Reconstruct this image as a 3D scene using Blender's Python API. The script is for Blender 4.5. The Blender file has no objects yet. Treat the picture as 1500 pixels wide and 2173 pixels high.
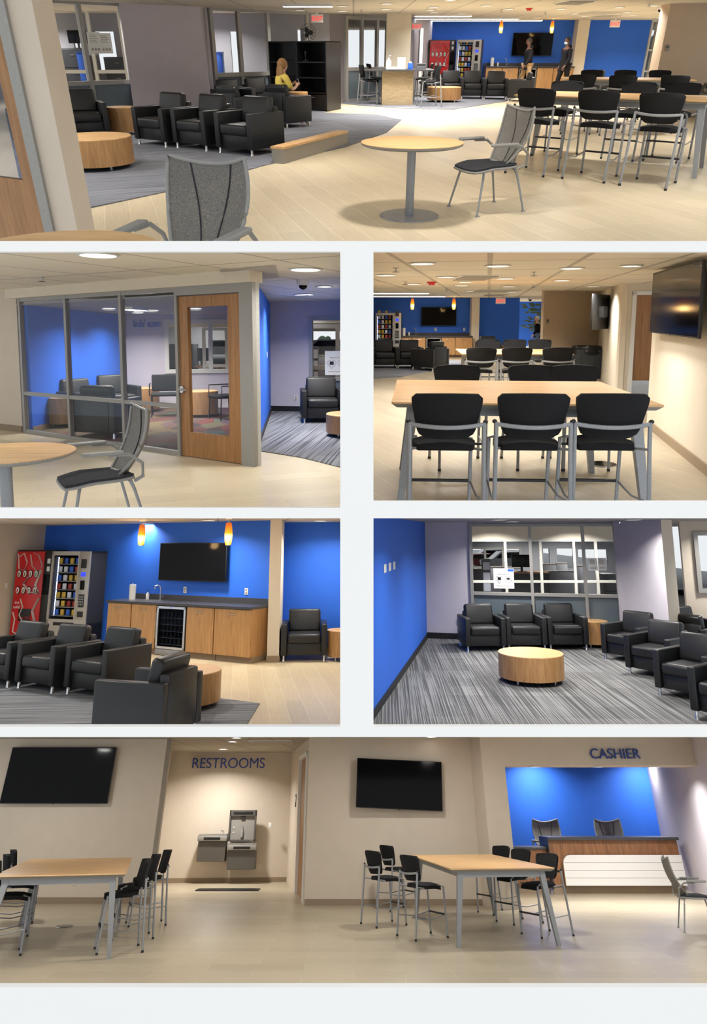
import bpy, bmesh, math, random
from mathutils import Matrix, Vector
pi = math.pi
random.seed(7)
SC = bpy.context.scene
COL = SC.collection

# ---------------------------------------------------------------- camera, world, exposure
EYE = Vector((0, 0, 2.5))
FPX, PCX, PCY = 1400.0, 750.0, 860.0          # focal length and optical centre for a 1500 x 2173 frame
cam_d = bpy.data.cameras.new('camera'); cam = bpy.data.objects.new('camera', cam_d); COL.objects.link(cam)
cam.location = EYE; cam.rotation_euler = (pi/2, 0, 0)
cam_d.sensor_fit = 'VERTICAL'; cam_d.sensor_height = 36; cam_d.lens = 36*FPX/2173
cam_d.shift_y = -(1086.5-PCY)/2173; cam_d.clip_end = 400
SC.camera = cam
w = bpy.data.worlds.new('overcast'); SC.world = w; w.use_nodes = True
w.node_tree.nodes['Background'].inputs[0].default_value = (.93, .97, 1, 1)
w.node_tree.nodes['Background'].inputs[1].default_value = .9
SC.view_settings.view_transform = 'Standard'; SC.view_settings.look = 'None'
SC.view_settings.exposure = 0; SC.view_settings.gamma = 1; SC.view_settings.use_curve_mapping = False
SC.cycles.max_bounces = 7; SC.cycles.transparent_max_bounces = 24; SC.cycles.use_denoising = True
SC.cycles.sample_clamp_indirect = 4; SC.cycles.caustics_reflective = False; SC.cycles.caustics_refractive = False
LAMP_W = {1: 23, 2: 16, 3: 18, 4: 24, 5: 34, 6: 58}      # watts of one downlight in each room
# two soft fill lights added behind the viewer to brighten the front wall
def soft(x, z, p):
    l = bpy.data.lights.new('front_fill', 'AREA'); l.shape = 'DISK'; l.size = 2.5; l.energy = p; l.color = (1, .98, .96)
    o = bpy.data.objects.new('front_fill', l); COL.objects.link(o); o.location = (x, -5, z)
    o.rotation_euler = (Vector((0, 2.75, 2)) - Vector((x, -5, z))).to_track_quat('-Z', 'Y').to_euler()
soft(-4.5, 4, 60); soft(4.5, 1.2, 60)

# ---------------------------------------------------------------- materials
def lin(c): return tuple(((v/255)/12.92 if v/255 <= .04045 else ((v/255+.055)/1.055)**2.4) for v in c) + (1,)
def _new(n):
    m = bpy.data.materials.new(n); m.use_nodes = True
    return m, m.node_tree.nodes, m.node_tree.links, m.node_tree.nodes['Principled BSDF']
def _map(N, Lk, scale=(1, 1, 1), rot=(0, 0, 0), loc=(0, 0, 0)):
    t = N.new('ShaderNodeTexCoord'); mp = N.new('ShaderNodeMapping')
    mp.inputs['Scale'].default_value = scale; mp.inputs['Rotation'].default_value = rot; mp.inputs['Location'].default_value = loc
    Lk.new(t.outputs['Object'], mp.inputs[0]); return mp.outputs[0]
def _mix(N, Lk, fac, a, b, typ='MIX'):
    x = N.new('ShaderNodeMix'); x.data_type = 'RGBA'; x.blend_type = typ
    for sock, v in ((x.inputs[0], fac), (x.inputs[6], a), (x.inputs[7], b)):
        if isinstance(v, (tuple, list, float, int)): sock.default_value = v
        else: Lk.new(v, sock)
    return x.outputs[2]
def _ramp(N, Lk, src, stops):
    r = N.new('ShaderNodeValToRGB'); e = r.color_ramp.elements
    e[0].position, e[0].color = stops[0]; e[1].position, e[1].color = stops[-1]
    for p, c in stops[1:-1]:
        k = e.new(p); k.color = c
    Lk.new(src, r.inputs[0]); return r.outputs[0]
def plain(n, c, rough=.5, metal=0, spec=.5, bump=0, nscale=60, var=.06):
    m, N, Lk, P = _new(n)
    no = N.new('ShaderNodeTexNoise'); no.inputs['Scale'].default_value = nscale; no.inputs['Detail'].default_value = 3
    Lk.new(_map(N, Lk), no.inputs['Vector'])
    b = lin(c); d = tuple(v*(1-var) for v in b[:3])+(1,); l = tuple(min(1, v*(1+var)) for v in b[:3])+(1,)
    Lk.new(_ramp(N, Lk, no.outputs[0], [(.3, d), (.7, l)]), P.inputs['Base Color'])
    P.inputs['Roughness'].default_value = rough; P.inputs['Metallic'].default_value = metal
    P.inputs['Specular IOR Level'].default_value = spec
    if bump:
        bp = N.new('ShaderNodeBump'); bp.inputs['Strength'].default_value = bump; bp.inputs['Distance'].default_value = .004
        Lk.new(no.outputs[0], bp.inputs['Height']); Lk.new(bp.outputs[0], P.inputs['Normal'])
    return m
def wood(n, c1, c2, scale=(1, 12, 12), rough=.38):
    m, N, Lk, P = _new(n)
    v = _map(N, Lk, scale)
    no = N.new('ShaderNodeTexNoise'); no.inputs['Scale'].default_value = 2.2; no.inputs['Detail'].default_value = 6; no.inputs['Distortion'].default_value = .6
    Lk.new(v, no.inputs['Vector'])
    n2 = N.new('ShaderNodeTexNoise'); n2.inputs['Scale'].default_value = 9; n2.inputs['Detail'].default_value = 2; Lk.new(v, n2.inputs['Vector'])
    base = _ramp(N, Lk, no.outputs[0], [(.32, lin(c2)), (.68, lin(c1))])
    fine = _ramp(N, Lk, n2.outputs[0], [(.3, (.86, .84, .82, 1)), (.6, (1, 1, 1, 1))])
    Lk.new(_mix(N, Lk, .8, base, fine, 'MULTIPLY'), P.inputs['Base Color'])
    P.inputs['Roughness'].default_value = rough
    return m
def emit(n, c, s):
    m, N, Lk, P = _new(n)
    P.inputs['Base Color'].default_value = lin(c); P.inputs['Emission Color'].default_value = lin(c); P.inputs['Emission Strength'].default_value = s
    return m
def glassy(n, tint=(1, 1, 1), fac=.07, rough=.02):
    m, N, Lk, P = _new(n); N.remove(P)
    tr = N.new('ShaderNodeBsdfTransparent'); tr.inputs[0].default_value = (*tint, 1)
    gl = N.new('ShaderNodeBsdfGlossy'); gl.inputs['Roughness'].default_value = rough; gl.inputs[0].default_value = (.8, .85, .9, 1)
    fr = N.new('ShaderNodeFresnel'); fr.inputs[0].default_value = 1.35
    ad = N.new('ShaderNodeMath'); ad.operation = 'MULTIPLY_ADD'; ad.inputs[1].default_value = .07; ad.inputs[2].default_value = 0
    Lk.new(fr.outputs[0], ad.inputs[0])
    mx = N.new('ShaderNodeMixShader'); Lk.new(ad.outputs[0], mx.inputs[0]); Lk.new(tr.outputs[0], mx.inputs[1]); Lk.new(gl.outputs[0], mx.inputs[2])
    Lk.new(mx.outputs[0], N['Material Output'].inputs[0]); return m
def frosted():
    m, N, Lk, P = _new('frosted_glass')
    P.inputs['Base Color'].default_value = lin((96, 108, 116)); P.inputs['Roughness'].default_value = .35; P.inputs['Alpha'].default_value = .9
    return m
def meshcloth():
    m, N, Lk, P = _new('mesh_fabric')
    v = _map(N, Lk, (170, 170, 170))
    vo = N.new('ShaderNodeTexVoronoi'); vo.inputs['Scale'].default_value = 1; Lk.new(v, vo.inputs['Vector'])
    a = _ramp(N, Lk, vo.outputs['Distance'], [(.15, (.1, .1, .1, 1)), (.5, (1, 1, 1, 1))])
    P.inputs['Base Color'].default_value = lin((112, 108, 102)); P.inputs['Roughness'].default_value = .6
    Lk.new(a, P.inputs['Alpha']); return m
def planks(n, tone, line, size=(1.2, .3), rot=0, rough=.33, tint=.07, off=.5, mortar=.006, grain=(3, 40)):
    m, N, Lk, P = _new(n)
    v = _map(N, Lk, (1, 1, 1), (0, 0, rot))
    br = N.new('ShaderNodeTexBrick'); br.offset = off; Lk.new(v, br.inputs['Vector'])
    br.inputs['Scale'].default_value = 1; br.inputs['Brick Width'].default_value = size[0]; br.inputs['Row Height'].default_value = size[1]
    br.inputs['Mortar Size'].default_value = mortar; br.inputs['Mortar Smooth'].default_value = .4
    c = lin(tone); br.inputs['Color1'].default_value = tuple(x*(1+tint) for x in c[:3])+(1,)
    br.inputs['Color2'].default_value = tuple(x*(1-tint) for x in c[:3])+(1,); br.inputs['Mortar'].default_value = lin(line)
    v2 = _map(N, Lk, (grain[0], grain[1], 1), (0, 0, rot)) if False else None
    mp = N.new('ShaderNodeMapping'); mp.inputs['Scale'].default_value = (grain[0], grain[1], 1); Lk.new(v, mp.inputs[0])
    no = N.new('ShaderNodeTexNoise'); no.inputs['Scale'].default_value = 1; no.inputs['Detail'].default_value = 4; Lk.new(mp.outputs[0], no.inputs['Vector'])
    g = _ramp(N, Lk, no.outputs[0], [(.3, (.86, .86, .85, 1)), (.65, (1, 1, 1, 1))])
    Lk.new(_mix(N, Lk, .7, br.outputs[0], g, 'MULTIPLY'), P.inputs['Base Color'])
    P.inputs['Roughness'].default_value = rough; return m
def carpet(n, light, dark, tile=(.6, .6), rot=0, stripe=55, amt=.5):
    m, N, Lk, P = _new(n)
    v = _map(N, Lk, (1, 1, 1), (0, 0, rot))
    br = N.new('ShaderNodeTexBrick'); br.offset = .5; Lk.new(v, br.inputs['Vector']); br.inputs['Scale'].default_value = 1
    br.inputs['Brick Width'].default_value = tile[0]; br.inputs['Row Height'].default_value = tile[1]; br.inputs['Mortar Size'].default_value = 0
    br.inputs['Color1'].default_value = (1, 1, 1, 1); br.inputs['Color2'].default_value = (.72, .72, .73, 1)
    mp = N.new('ShaderNodeMapping'); mp.inputs['Scale'].default_value = (stripe, .35, 1); Lk.new(v, mp.inputs[0])
    no = N.new('ShaderNodeTexNoise'); no.inputs['Scale'].default_value = 1; no.inputs['Detail'].default_value = 2; Lk.new(mp.outputs[0], no.inputs['Vector'])
    c = _ramp(N, Lk, no.outputs[0], [(.5-.5*(1-amt)*.4, lin(dark)), (.56, lin(light))])
    Lk.new(_mix(N, Lk, .9, c, br.outputs[0], 'MULTIPLY'), P.inputs['Base Color'])
    P.inputs['Roughness'].default_value = .95; P.inputs['Specular IOR Level'].default_value = .1; return m
def ceiling_tiles(n, tone, size=(1.2, 1.8), rot=0, mortar=.02):
    m, N, Lk, P = _new(n)
    v = _map(N, Lk, (1, 1, 1), (0, 0, rot))
    br = N.new('ShaderNodeTexBrick'); br.offset = 0; Lk.new(v, br.inputs['Vector']); br.inputs['Scale'].default_value = 1
    br.inputs['Brick Width'].default_value = size[0]; br.inputs['Row Height'].default_value = size[1]; br.inputs['Mortar Size'].default_value = mortar
    c = lin(tone); br.inputs['Color1'].default_value = c; br.inputs['Color2'].default_value = tuple(x*.95 for x in c[:3])+(1,)
    br.inputs['Mortar'].default_value = tuple(x*.55 for x in c[:3])+(1,)
    no = N.new('ShaderNodeTexNoise'); no.inputs['Scale'].default_value = 90; Lk.new(v, no.inputs['Vector'])
    g = _ramp(N, Lk, no.outputs[0], [(.35, (.88, .88, .88, 1)), (.6, (1, 1, 1, 1))])
    Lk.new(_mix(N, Lk, .6, br.outputs[0], g, 'MULTIPLY'), P.inputs['Base Color'])
    P.inputs['Roughness'].default_value = .95; return m
def confetti(n):
    m, N, Lk, P = _new(n)
    v = _map(N, Lk, (1, .45, 1), (0, 0, .3))
    vo = N.new('ShaderNodeTexVoronoi'); vo.inputs['Scale'].default_value = 3.2; Lk.new(v, vo.inputs['Vector'])
    sp = N.new('ShaderNodeSeparateColor'); Lk.new(vo.outputs['Color'], sp.inputs[0])
    c = _ramp(N, Lk, sp.outputs[0], [(0, lin((44, 42, 46))), (.3, lin((96, 50, 46))), (.5, lin((62, 80, 72))), (.7, lin((104, 84, 52))), (1, lin((74, 50, 70)))])
    Lk.new(c, P.inputs['Base Color']); P.inputs['Roughness'].default_value = .95; return m
def amber():
    m, N, Lk, P = _new('amber_glass')
    t = N.new('ShaderNodeTexCoord'); s = N.new('ShaderNodeSeparateXYZ'); Lk.new(t.outputs['Object'], s.inputs[0])
    r = _ramp(N, Lk, s.outputs[2], [(0, lin((110, 50, 10))), (.05, lin((255, 190, 60))), (.14, lin((255, 240, 170))), (.2, lin((235, 130, 20))), (.34, lin((150, 70, 15)))])
    Lk.new(r, P.inputs['Base Color']); Lk.new(r, P.inputs['Emission Color']); P.inputs['Emission Strength'].default_value = 1.6; return m
M = {}
M['leather'] = plain('black_leather', (26, 27, 29), .42, 0, .45, .15, 90)
M['fabric'] = plain('black_fabric', (24, 24, 26), .85, 0, .25, .25, 220)
M['seatcloth'] = plain('charcoal_cloth', (52, 53, 58), .9, 0, .2, .2, 200)
M['silver'] = plain('silver_paint', (140, 142, 145), .38, .25)
M['chrome'] = plain('brushed_steel', (200, 202, 205), .22, .9)
M['mesh'] = meshcloth()
M['greyplastic'] = plain('grey_plastic', (138, 137, 133), .45)
M['oak'] = wood('oak_top', (222, 182, 130), (200, 156, 104))
M['oakv'] = wood('oak_vertical', (178, 136, 88), (150, 110, 68), (14, 14, 1.2))
M['oakdoor'] = wood('oak_door', (166, 120, 72), (138, 96, 52), (12, 12, .8))
M['oakpale'] = wood('oak_cabinet', (190, 148, 98), (165, 122, 76), (14, 14, 1))
M['walnut'] = wood('walnut', (150, 104, 66), (112, 74, 44), (10, 10, 1))
M['tilewood'] = wood('tile_wood', (176, 156, 122), (150, 130, 98), (2, 14, 14), .5)
M['edge'] = plain('grey_edge', (138, 134, 128), .5)
M['blue'] = plain('blue_paint', (46, 104, 212), .6, 0, .3, 0, 3, .02)
M['lav'] = plain('lavender_paint', (196, 190, 198), .7, 0, .2, 0, 4, .02)
M['beige'] = plain('beige_paint', (206, 194, 178), .7, 0, .2, 0, 4, .02)
M['tan'] = plain('tan_paint', (184, 166, 146), .7, 0, .2, 0, 4, .02)
M['cream'] = plain('cream_paint', (218, 208, 190), .7, 0, .2, 0, 4, .02)
M['white'] = plain('white_paint', (232, 232, 230), .5, 0, .3)
M['mat'] = plain('front_wall_paint', (246, 245, 243), .9, 0, .0, 0, 2, .003)
M['base'] = plain('taupe_baseboard', (142, 124, 102), .6)
M['black'] = plain('black_trim', (22, 22, 24), .5)
M['blackmetal'] = plain('black_metal', (26, 26, 28), .35, .1)
M['screen'] = plain('tv_glass', (8, 8, 10), .09, 0, .12)
M['alu'] = plain('anodised_frame', (150, 148, 144), .4, .2)
M['alulight'] = plain('pale_frame', (205, 204, 196), .5)
M['glass'] = glassy('clear_glass')
M['dimglass'] = glassy('tinted_glass', (.62, .65, .72), .1)
M['frost'] = frosted()
M['stone'] = plain('dark_worktop', (62, 62, 66), .35, 0, .4, 0, 30, .15)
M['lens'] = emit('lamp_lens', (255, 250, 238), 5)
M['strip'] = emit('strip_lens', (240, 245, 255), 5)
M['caselamp'] = emit('case_lamp', (200, 215, 255), 3)
M['exitred'] = emit('exit_red', (235, 40, 50), 1.3)
M['red'] = plain('red_panel', (186, 24, 30), .3)
M['bluelcd'] = emit('blue_display', (40, 60, 235), 1.2)
M['navy'] = plain('navy_letters', (34, 62, 140), .4)
M['skin1'] = plain('skin_fair', (214, 170, 145), .6); M['skin2'] = plain('skin_brown', (92, 62, 48), .6)
M['hairblond'] = plain('blond_hair', (150, 112, 70), .6, 0, .3, .5, 60, .25); M['hairdark'] = plain('dark_hair', (24, 20, 18), .7); M['hairwhite'] = plain('white_hair', (225, 222, 218), .8)
M['jacket'] = plain('black_cloth', (20, 20, 24), .9, 0, .2); M['khaki'] = plain('khaki_cloth', (148, 120, 84), .9); M['jeans'] = plain('denim', (110, 128, 160), .9)
M['yellow'] = plain('yellow_cloth', (214, 190, 90), .85); M['maskblue'] = plain('mask_paper', (190, 210, 225), .8)
M['cubicle'] = plain('cubicle_cloth', (98, 100, 106), .9); M['cubedark'] = plain('dark_cabinet', (40, 41, 46), .6)
M['officewall'] = plain('office_wall', (150, 150, 158), .8, 0, .2, 0, 4, .02); M['officegrey'] = plain('office_grey', (134, 136, 142), .8)
M['asphalt'] = plain('asphalt', (150, 152, 156), .9); M['leaf'] = plain('foliage', (92, 112, 92), .9, 0, .2, .6, 20, .4)
M['carwhite'] = plain('white_car_paint', (232, 234, 238), .25); M['tyre'] = plain('rubber', (24, 24, 26), .8)
M['silverdoor'] = plain('vending_steel', (168, 166, 160), .35, .4)
M['bluepack'] = plain('blue_wrapper', (40, 90, 190), .35); M['redpack'] = plain('red_wrapper', (150, 50, 44), .35); M['yellowpack'] = plain('yellow_wrapper', (190, 160, 60), .35)
M['palepack'] = plain('pale_wrapper', (200, 205, 220), .35); M['green'] = plain('green_label', (70, 150, 100), .4)
M['bronze'] = plain('bronze_steel', (92, 88, 83), .4, .35); M['paper'] = plain('paper', (236, 236, 232), .8)
M['vinylplate'] = plain('white_plate', (226, 224, 220), .4); M['bin'] = plain('bin_plastic', (58, 64, 70), .5)
M['bag'] = plain('bin_bag', (16, 16, 18), .25); M['planter'] = plain('planter_steel', (150, 146, 138), .4, .4)
M['amber'] = amber()
M['ventgrey'] = plain('vent_grey', (168, 162, 152), .7)

# ---------------------------------------------------------------- rooms: each tilted box is a rigid copy of a room behind its opening
#   number: (horizon tilt in radians, eye height above that room's floor)
ROOMS = {1: (0.497343, 1.50), 2: (0.096839, 1.50), 3: (0.138395, 1.60), 4: (-0.214505, 1.88), 5: (-0.189140, 2.25), 6: (-0.546698, 1.70)}
RM = {k: Matrix.Translation(EYE) @ Matrix.Rotation(p, 4, 'X') @ Matrix.Translation((0, 0, -h)) for k, (p, h) in ROOMS.items()}
CUR = 1; OWNER = {}; FR = Matrix.Identity(4)
def use(k, fr=None):
    global CUR, FR
    CUR = k; FR = fr if fr is not None else Matrix.Identity(4)
def frame(x, y, rz=0, z=0): return Matrix.Translation((x, y, z)) @ Matrix.Rotation(rz, 4, 'Z')
def put(o, x, y, rz=0, z=0, tilt=None):
    m = RM[CUR] @ FR @ frame(x, y, rz, z)
    if tilt: m = m @ tilt
    o.matrix_world = m; OWNER[o.name] = CUR; return o
def tag(o, label, cat, group=None):
    o['label'] = label; o['category'] = cat
    if group: o['group'] = group
    return o
def T(name, label=None, cat=None, group=None):
    o = bpy.data.objects.new(name, None); COL.objects.link(o); o.empty_display_size = .1
    if label: tag(o, label, cat, group)
    return o
def copy_tree(o, parent=None):
    c = o.copy(); COL.objects.link(c)
    if parent is not None: c.parent = parent
    for ch in o.children: copy_tree(ch, c)
    return c
PROTO = {}
def inst(key, make, label, cat, group, x, y, rz=0, z=0, tilt=None):
    if key not in PROTO: o = PROTO[key] = make()
    else: o = copy_tree(PROTO[key])
    tag(o, label, cat, group)
    if not group and 'group' in o.keys(): del o['group']
    return put(o, x, y, rz, z, tilt)

# ---------------------------------------------------------------- mesh builder
class B:
    def __init__(s): s.bm = bmesh.new()
    def box(s, x0, x1, y0, y1, z0, z1, bev=0, seg=2, mat=None):
        r = bmesh.ops.create_cube(s.bm, size=1); vs = r['verts']
        m = Matrix.Translation(((x0+x1)/2, (y0+y1)/2, (z0+z1)/2)) @ Matrix.Diagonal((abs(x1-x0), abs(y1-y0), abs(z1-z0), 1))
        if mat is not None: m = mat @ m
        bmesh.ops.transform(s.bm, matrix=m, verts=vs)
        if bev:
            es = list({e for v in vs for e in v.link_edges})
            bmesh.ops.bevel(s.bm, geom=es, offset=bev, segments=seg, affect='EDGES', profile=.5)
        return s
    def tube(s, pts, r, seg=8, r2=None, flat=None):
        pts = [Vector(p) for p in pts]; rings = []; n = len(pts)
        for i, p in enumerate(pts):
            d = (pts[min(i+1, n-1)]-pts[max(i-1, 0)]).normalized()
            a = Vector((0, 0, 1)) if abs(d.z) < .9 else Vector((1, 0, 0))
            u = d.cross(a).normalized(); v = u.cross(d).normalized()
            rr = r if r2 is None else r+(r2-r)*i/(n-1)
            f = flat or 1
            rings.append([s.bm.verts.new(p+u*math.cos(2*pi*k/seg)*rr+v*math.sin(2*pi*k/seg)*rr*f) for k in range(seg)])
        for a, b in zip(rings, rings[1:]):
            for k in range(seg): s.bm.faces.new((a[k], a[(k+1) % seg], b[(k+1) % seg], b[k]))
        s.bm.faces.new(rings[0][::-1]); s.bm.faces.new(rings[-1]); return s
    def lathe(s, prof, seg=40, cx=0, cy=0):
        rings = []
        for r, z in prof:
            if r < 1e-5: rings.append([s.bm.verts.new((cx, cy, z))])
            else: rings.append([s.bm.verts.new((cx+r*math.cos(2*pi*k/seg), cy+r*math.sin(2*pi*k/seg), z)) for k in range(seg)])
        for a, b in zip(rings, rings[1:]):
            for k in range(seg):
                j = (k+1) % seg
                if len(a) == 1 and len(b) == 1: continue
                if len(a) == 1: s.bm.faces.new((a[0], b[j], b[k]))
                elif len(b) == 1: s.bm.faces.new((a[k], a[j], b[0]))
                else: s.bm.faces.new((a[k], a[j], b[j], b[k]))
        return s
    def prism(s, poly, z0, z1):
        lo = [s.bm.verts.new((x, y, z0)) for x, y in poly]; hi = [s.bm.verts.new((x, y, z1)) for x, y in poly]; n = len(poly)
        for k in range(n): s.bm.faces.new((lo[k], lo[(k+1) % n], hi[(k+1) % n], hi[k]))
        s.bm.faces.new(lo[::-1]); s.bm.faces.new(hi); return s
    def hull8(s, a, b):
        lo = [s.bm.verts.new(p) for p in a]; hi = [s.bm.verts.new(p) for p in b]; n = len(a)
        for k in range(n): s.bm.faces.new((lo[k], lo[(k+1) % n], hi[(k+1) % n], hi[k]))
        s.bm.faces.new(lo[::-1]); s.bm.faces.new(hi); return s
    def sheet(s, f, nu, nv, th):
        "surface f(u,v)->point, thickened by th along -y"
        g = [[[s.bm.verts.new(Vector(f(i/nu, j/nv))+Vector((0, k*th, 0))) for j in range(nv+1)] for i in range(nu+1)] for k in (0, 1)]
        for i in range(nu):
            for j in range(nv):
                s.bm.faces.new((g[0][i][j], g[0][i+1][j], g[0][i+1][j+1], g[0][i][j+1]))
                s.bm.faces.new((g[1][i][j], g[1][i][j+1], g[1][i+1][j+1], g[1][i+1][j]))
        for i in range(nu):
            for j in (0, nv): s.bm.faces.new((g[0][i][j], g[1][i][j], g[1][i+1][j], g[0][i+1][j]))
        for j in range(nv):
            for i in (0, nu): s.bm.faces.new((g[0][i][j], g[0][i][j+1], g[1][i][j+1], g[1][i][j]))
        return s
    def ball(s, c, r, sc=(1, 1, 1), seg=14):
        res = bmesh.ops.create_uvsphere(s.bm, u_segments=seg, v_segments=max(6, seg//2), radius=1)
        bmesh.ops.transform(s.bm, matrix=Matrix.Translation(c) @ Matrix.Diagonal((r*sc[0], r*sc[1], r*sc[2], 1)), verts=res['verts']); return s
    def build(s, name, mat, parent=None, smooth=True):
        bmesh.ops.recalc_face_normals(s.bm, faces=s.bm.faces)
        me = bpy.data.meshes.new(name); s.bm.to_mesh(me); s.bm.free()
        me.materials.append(M[mat] if isinstance(mat, str) else mat)
        if smooth:
            me.polygons.foreach_set('use_smooth', [True]*len(me.polygons))
            try: me.set_sharp_from_angle(angle=math.radians(40))
            except Exception: pass
        o = bpy.data.objects.new(name, me); COL.objects.link(o)
        if parent is not None: o.parent = parent
        return o
def struct(name, bld, mat, parent=None):
    o = bld.build(name, mat, parent, False)
    if parent is None: o['kind'] = 'structure'; put(o, 0, 0)
    return o
def wall(name, a, b, z0, z1, mat, th=.12, holes=()):
    "wall along a->b (thickness to the left of a->b, away from the viewer); holes = (s0,s1,z0,z1)"
    ln = math.hypot(b[0]-a[0], b[1]-a[1]); f = frame(a[0], a[1], math.atan2(b[1]-a[1], b[0]-a[0]))
    ss = sorted({0, ln, *[max(0, h[0]) for h in holes], *[min(ln, h[1]) for h in holes]}); zs = sorted({z0, z1, *[h[2] for h in holes], *[h[3] for h in holes]})
    m = B()
    for s0, s1 in zip(ss, ss[1:]):
        for q0, q1 in zip(zs, zs[1:]):
            sm, qm = (s0+s1)/2, (q0+q1)/2
            if any(h[0] <= sm <= h[1] and h[2] <= qm <= h[3] for h in holes): continue
            m.box(s0, s1, 0, th, q0, q1, mat=f)
    return struct(name, m, mat)
def skirting(name, a, b, mat='base', h=.1, th=.02):
    ln = math.hypot(b[0]-a[0], b[1]-a[1]); f = frame(a[0], a[1], math.atan2(b[1]-a[1], b[0]-a[0]))
    return struct(name, B().box(0, ln, -th, .0, 0, h, mat=f), mat)
def storefront(name, a, b, z0, z1, posts, rails, mat='alu', w=.055, d=.1, pane='glass', low=None, skip=()):
    "frame along a->b: posts at distances, rails at heights; panes as children"
    ln = math.hypot(b[0]-a[0], b[1]-a[1]); f = frame(a[0], a[1], math.atan2(b[1]-a[1], b[0]-a[0]))
    m = B(); ps = sorted(posts); rs = sorted([z0+w/2, *rails, z1-w/2])
    for p in ps: m.box(p-w/2, p+w/2, -d/2, d/2, z0, z1, mat=f)
    for r in rs: m.box(ps[0], ps[-1], -d/2+.005, d/2-.005, r-w/2, r+w/2, mat=f)
    o = struct(name, m, mat)
    for i, (p, q) in enumerate(zip(ps, ps[1:])):
        for j, (r, t) in enumerate(zip(rs, rs[1:])):
            if (i, j) in skip: continue
            k = 'frost' if (low and j == 0) else pane
            B().box(p+w/2, q-w/2, -.004, .004, r+w/2, t-w/2, mat=f).build('pane', k, o, False)
    return o
def words(name, txt, size, mat, label, cat, x, y, rz, z, depth=.02, parent=None):
    c = bpy.data.curves.new(name, 'FONT'); c.body = txt; c.size = size; c.extrude = depth/2; c.align_x = 'CENTER'; c.offset = 0
    t = bpy.data.objects.new(name, c); COL.objects.link(t)
    dg = bpy.context.evaluated_depsgraph_get(); me = bpy.data.meshes.new_from_object(t.evaluated_get(dg)); bpy.data.objects.remove(t)
    me.transform(Matrix.Rotation(pi/2, 4, 'X')); me.materials.clear(); me.materials.append(M[mat])
    o = bpy.data.objects.new(name, me); COL.objects.link(o)
    if parent is not None: o.parent = parent; o.matrix_local = frame(x, y, rz, z); return o
    tag(o, label, cat); return put(o, x, y, rz, z)

# ---------------------------------------------------------------- furniture (front of every piece faces local -y)
def make_armchair():
    t = T('armchair')
    B().box(-.29, .29, -.34, .37, .1, .3, .01).build('seat_box', 'leather', t)
    B().box(-.29, .29, .27, .39, .1, .68, .03).build('back_panel', 'leather', t)
    B().box(-.285, .285, -.39, .24, .29, .45, .045, 4).build('seat_cushion', 'leather', t)
    tm = Matrix.Translation((0, .2, .62)) @ Matrix.Rotation(-.22, 4, 'X')
    B().box(-.285, .285, -.075, .075, -.2, .2, .05, 4, mat=tm).build('back_cushion', 'leather', t)
    for s in (-1, 1):
        B().box(s*.295, s*.395, -.39, .39, .1, .61, .018, 3).build('armrest', 'leather', t)
        for y in (-.34, .33): B().lathe([(0, 0), (.028, 0), (.024, .02), (.02, .025), (.02, .1), (0, .1)], 14, s*.345, y).build('leg', 'chrome', t)
    return t
def make_bar_chair():
    t = T('bar_chair')
    def seat(u, v):
        x = (u-.5)*2; y = (v-.5)*2
        k = 1-.12*max(0, -y)*x*x
        return (.235*x*math.sqrt(max(0, 1-.32*y*y))*k, .235*y*math.sqrt(max(0, 1-.3*x*x)), .775-.03*x*x-.035*max(0, -y)**2)
    m = B(); n = 14
    top = [[m.bm.verts.new(seat(i/n, j/n)) for j in range(n+1)] for i in range(n+1)]
    bot = [[m.bm.verts.new(Vector(seat(i/n, j/n))*1.0-Vector((0, 0, .05+.02*(1-(2*i/n-1)**2)))) for j in range(n+1)] for i in range(n+1)]
    for i in range(n):
        for j in range(n):
            m.bm.faces.new((top[i][j], top[i+1][j], top[i+1][j+1], top[i][j+1])); m.bm.faces.new((bot[i][j], bot[i][j+1], bot[i+1][j+1], bot[i+1][j]))
    for i in range(n):
        for j in (0, n): m.bm.faces.new((top[i][j], bot[i][j], bot[i+1][j], top[i+1][j]))
    for j in range(n):
        for i in (0, n): m.bm.faces.new((top[i][j], top[i][j+1], bot[i][j+1], bot[i][j]))
    m.build('seat', 'fabric', t)
    def back(u, v):
        x = (u-.5)*2; z = v
        w = .2+.05*min(1, z*1.25)-.03*(max(0, abs(z-.5)*2-.82)/.18)**2-.1*max(0, .2-z)
        return (w*x, .25+.07*z-.07*x*x, .81+.38*z-.012*x*x*z)
    B().sheet(back, 14, 12, .045).build('backrest', 'fabric', t)
    pts = [(.265*x, .335-.055*x*x+.005,   .915+.02*x*x) for x in [k/6 for k in range(-6, 7)]]
    B().tube(pts, .012, 8, flat=1.5).build('back_rail', 'silver', t)
    for s in (-1, 1):
        l = B().tube([(s*.27, .36, .02), (s*.262, .3, .74), (s*.262, .285, .95)], .016).build('rear_leg', 'silver', t); B().tube([(s*.27, .362, 0), (s*.27, .36, .03)], .018).build('foot_cap', 'black', l)
        B().ball((s*.272, .283, .955), .018).build('end_cap', 'black', l)
        l = B().tube([(s*.235, -.23, .02), (s*.235, -.2, .72), (s*.2, -.12, .745)], .015).build('front_leg', 'silver', t); B().tube([(s*.235, -.231, 0), (s*.235, -.23, .03)], .017).build('foot_cap', 'black', l)
        B().tube([(s*.235, -.222, .32), (s*.25, .05, .27), (s*.267, .335, .3)], .009).build('side_stretcher', 'silver', t)
        B().tube([(s*.258, .3, .73), (s*.2, .12, .7), (s*.19, -.1, .72)], .011).build('seat_bracket', 'silver', t)
    B().box(-.235, .235, -.24, -.21, .31, .335, .004).build('footrest', 'black', t)
    for c in t.children_recursive: c.data.transform(Matrix.Diagonal((1, 1, .88, 1)))
    return t
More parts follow.
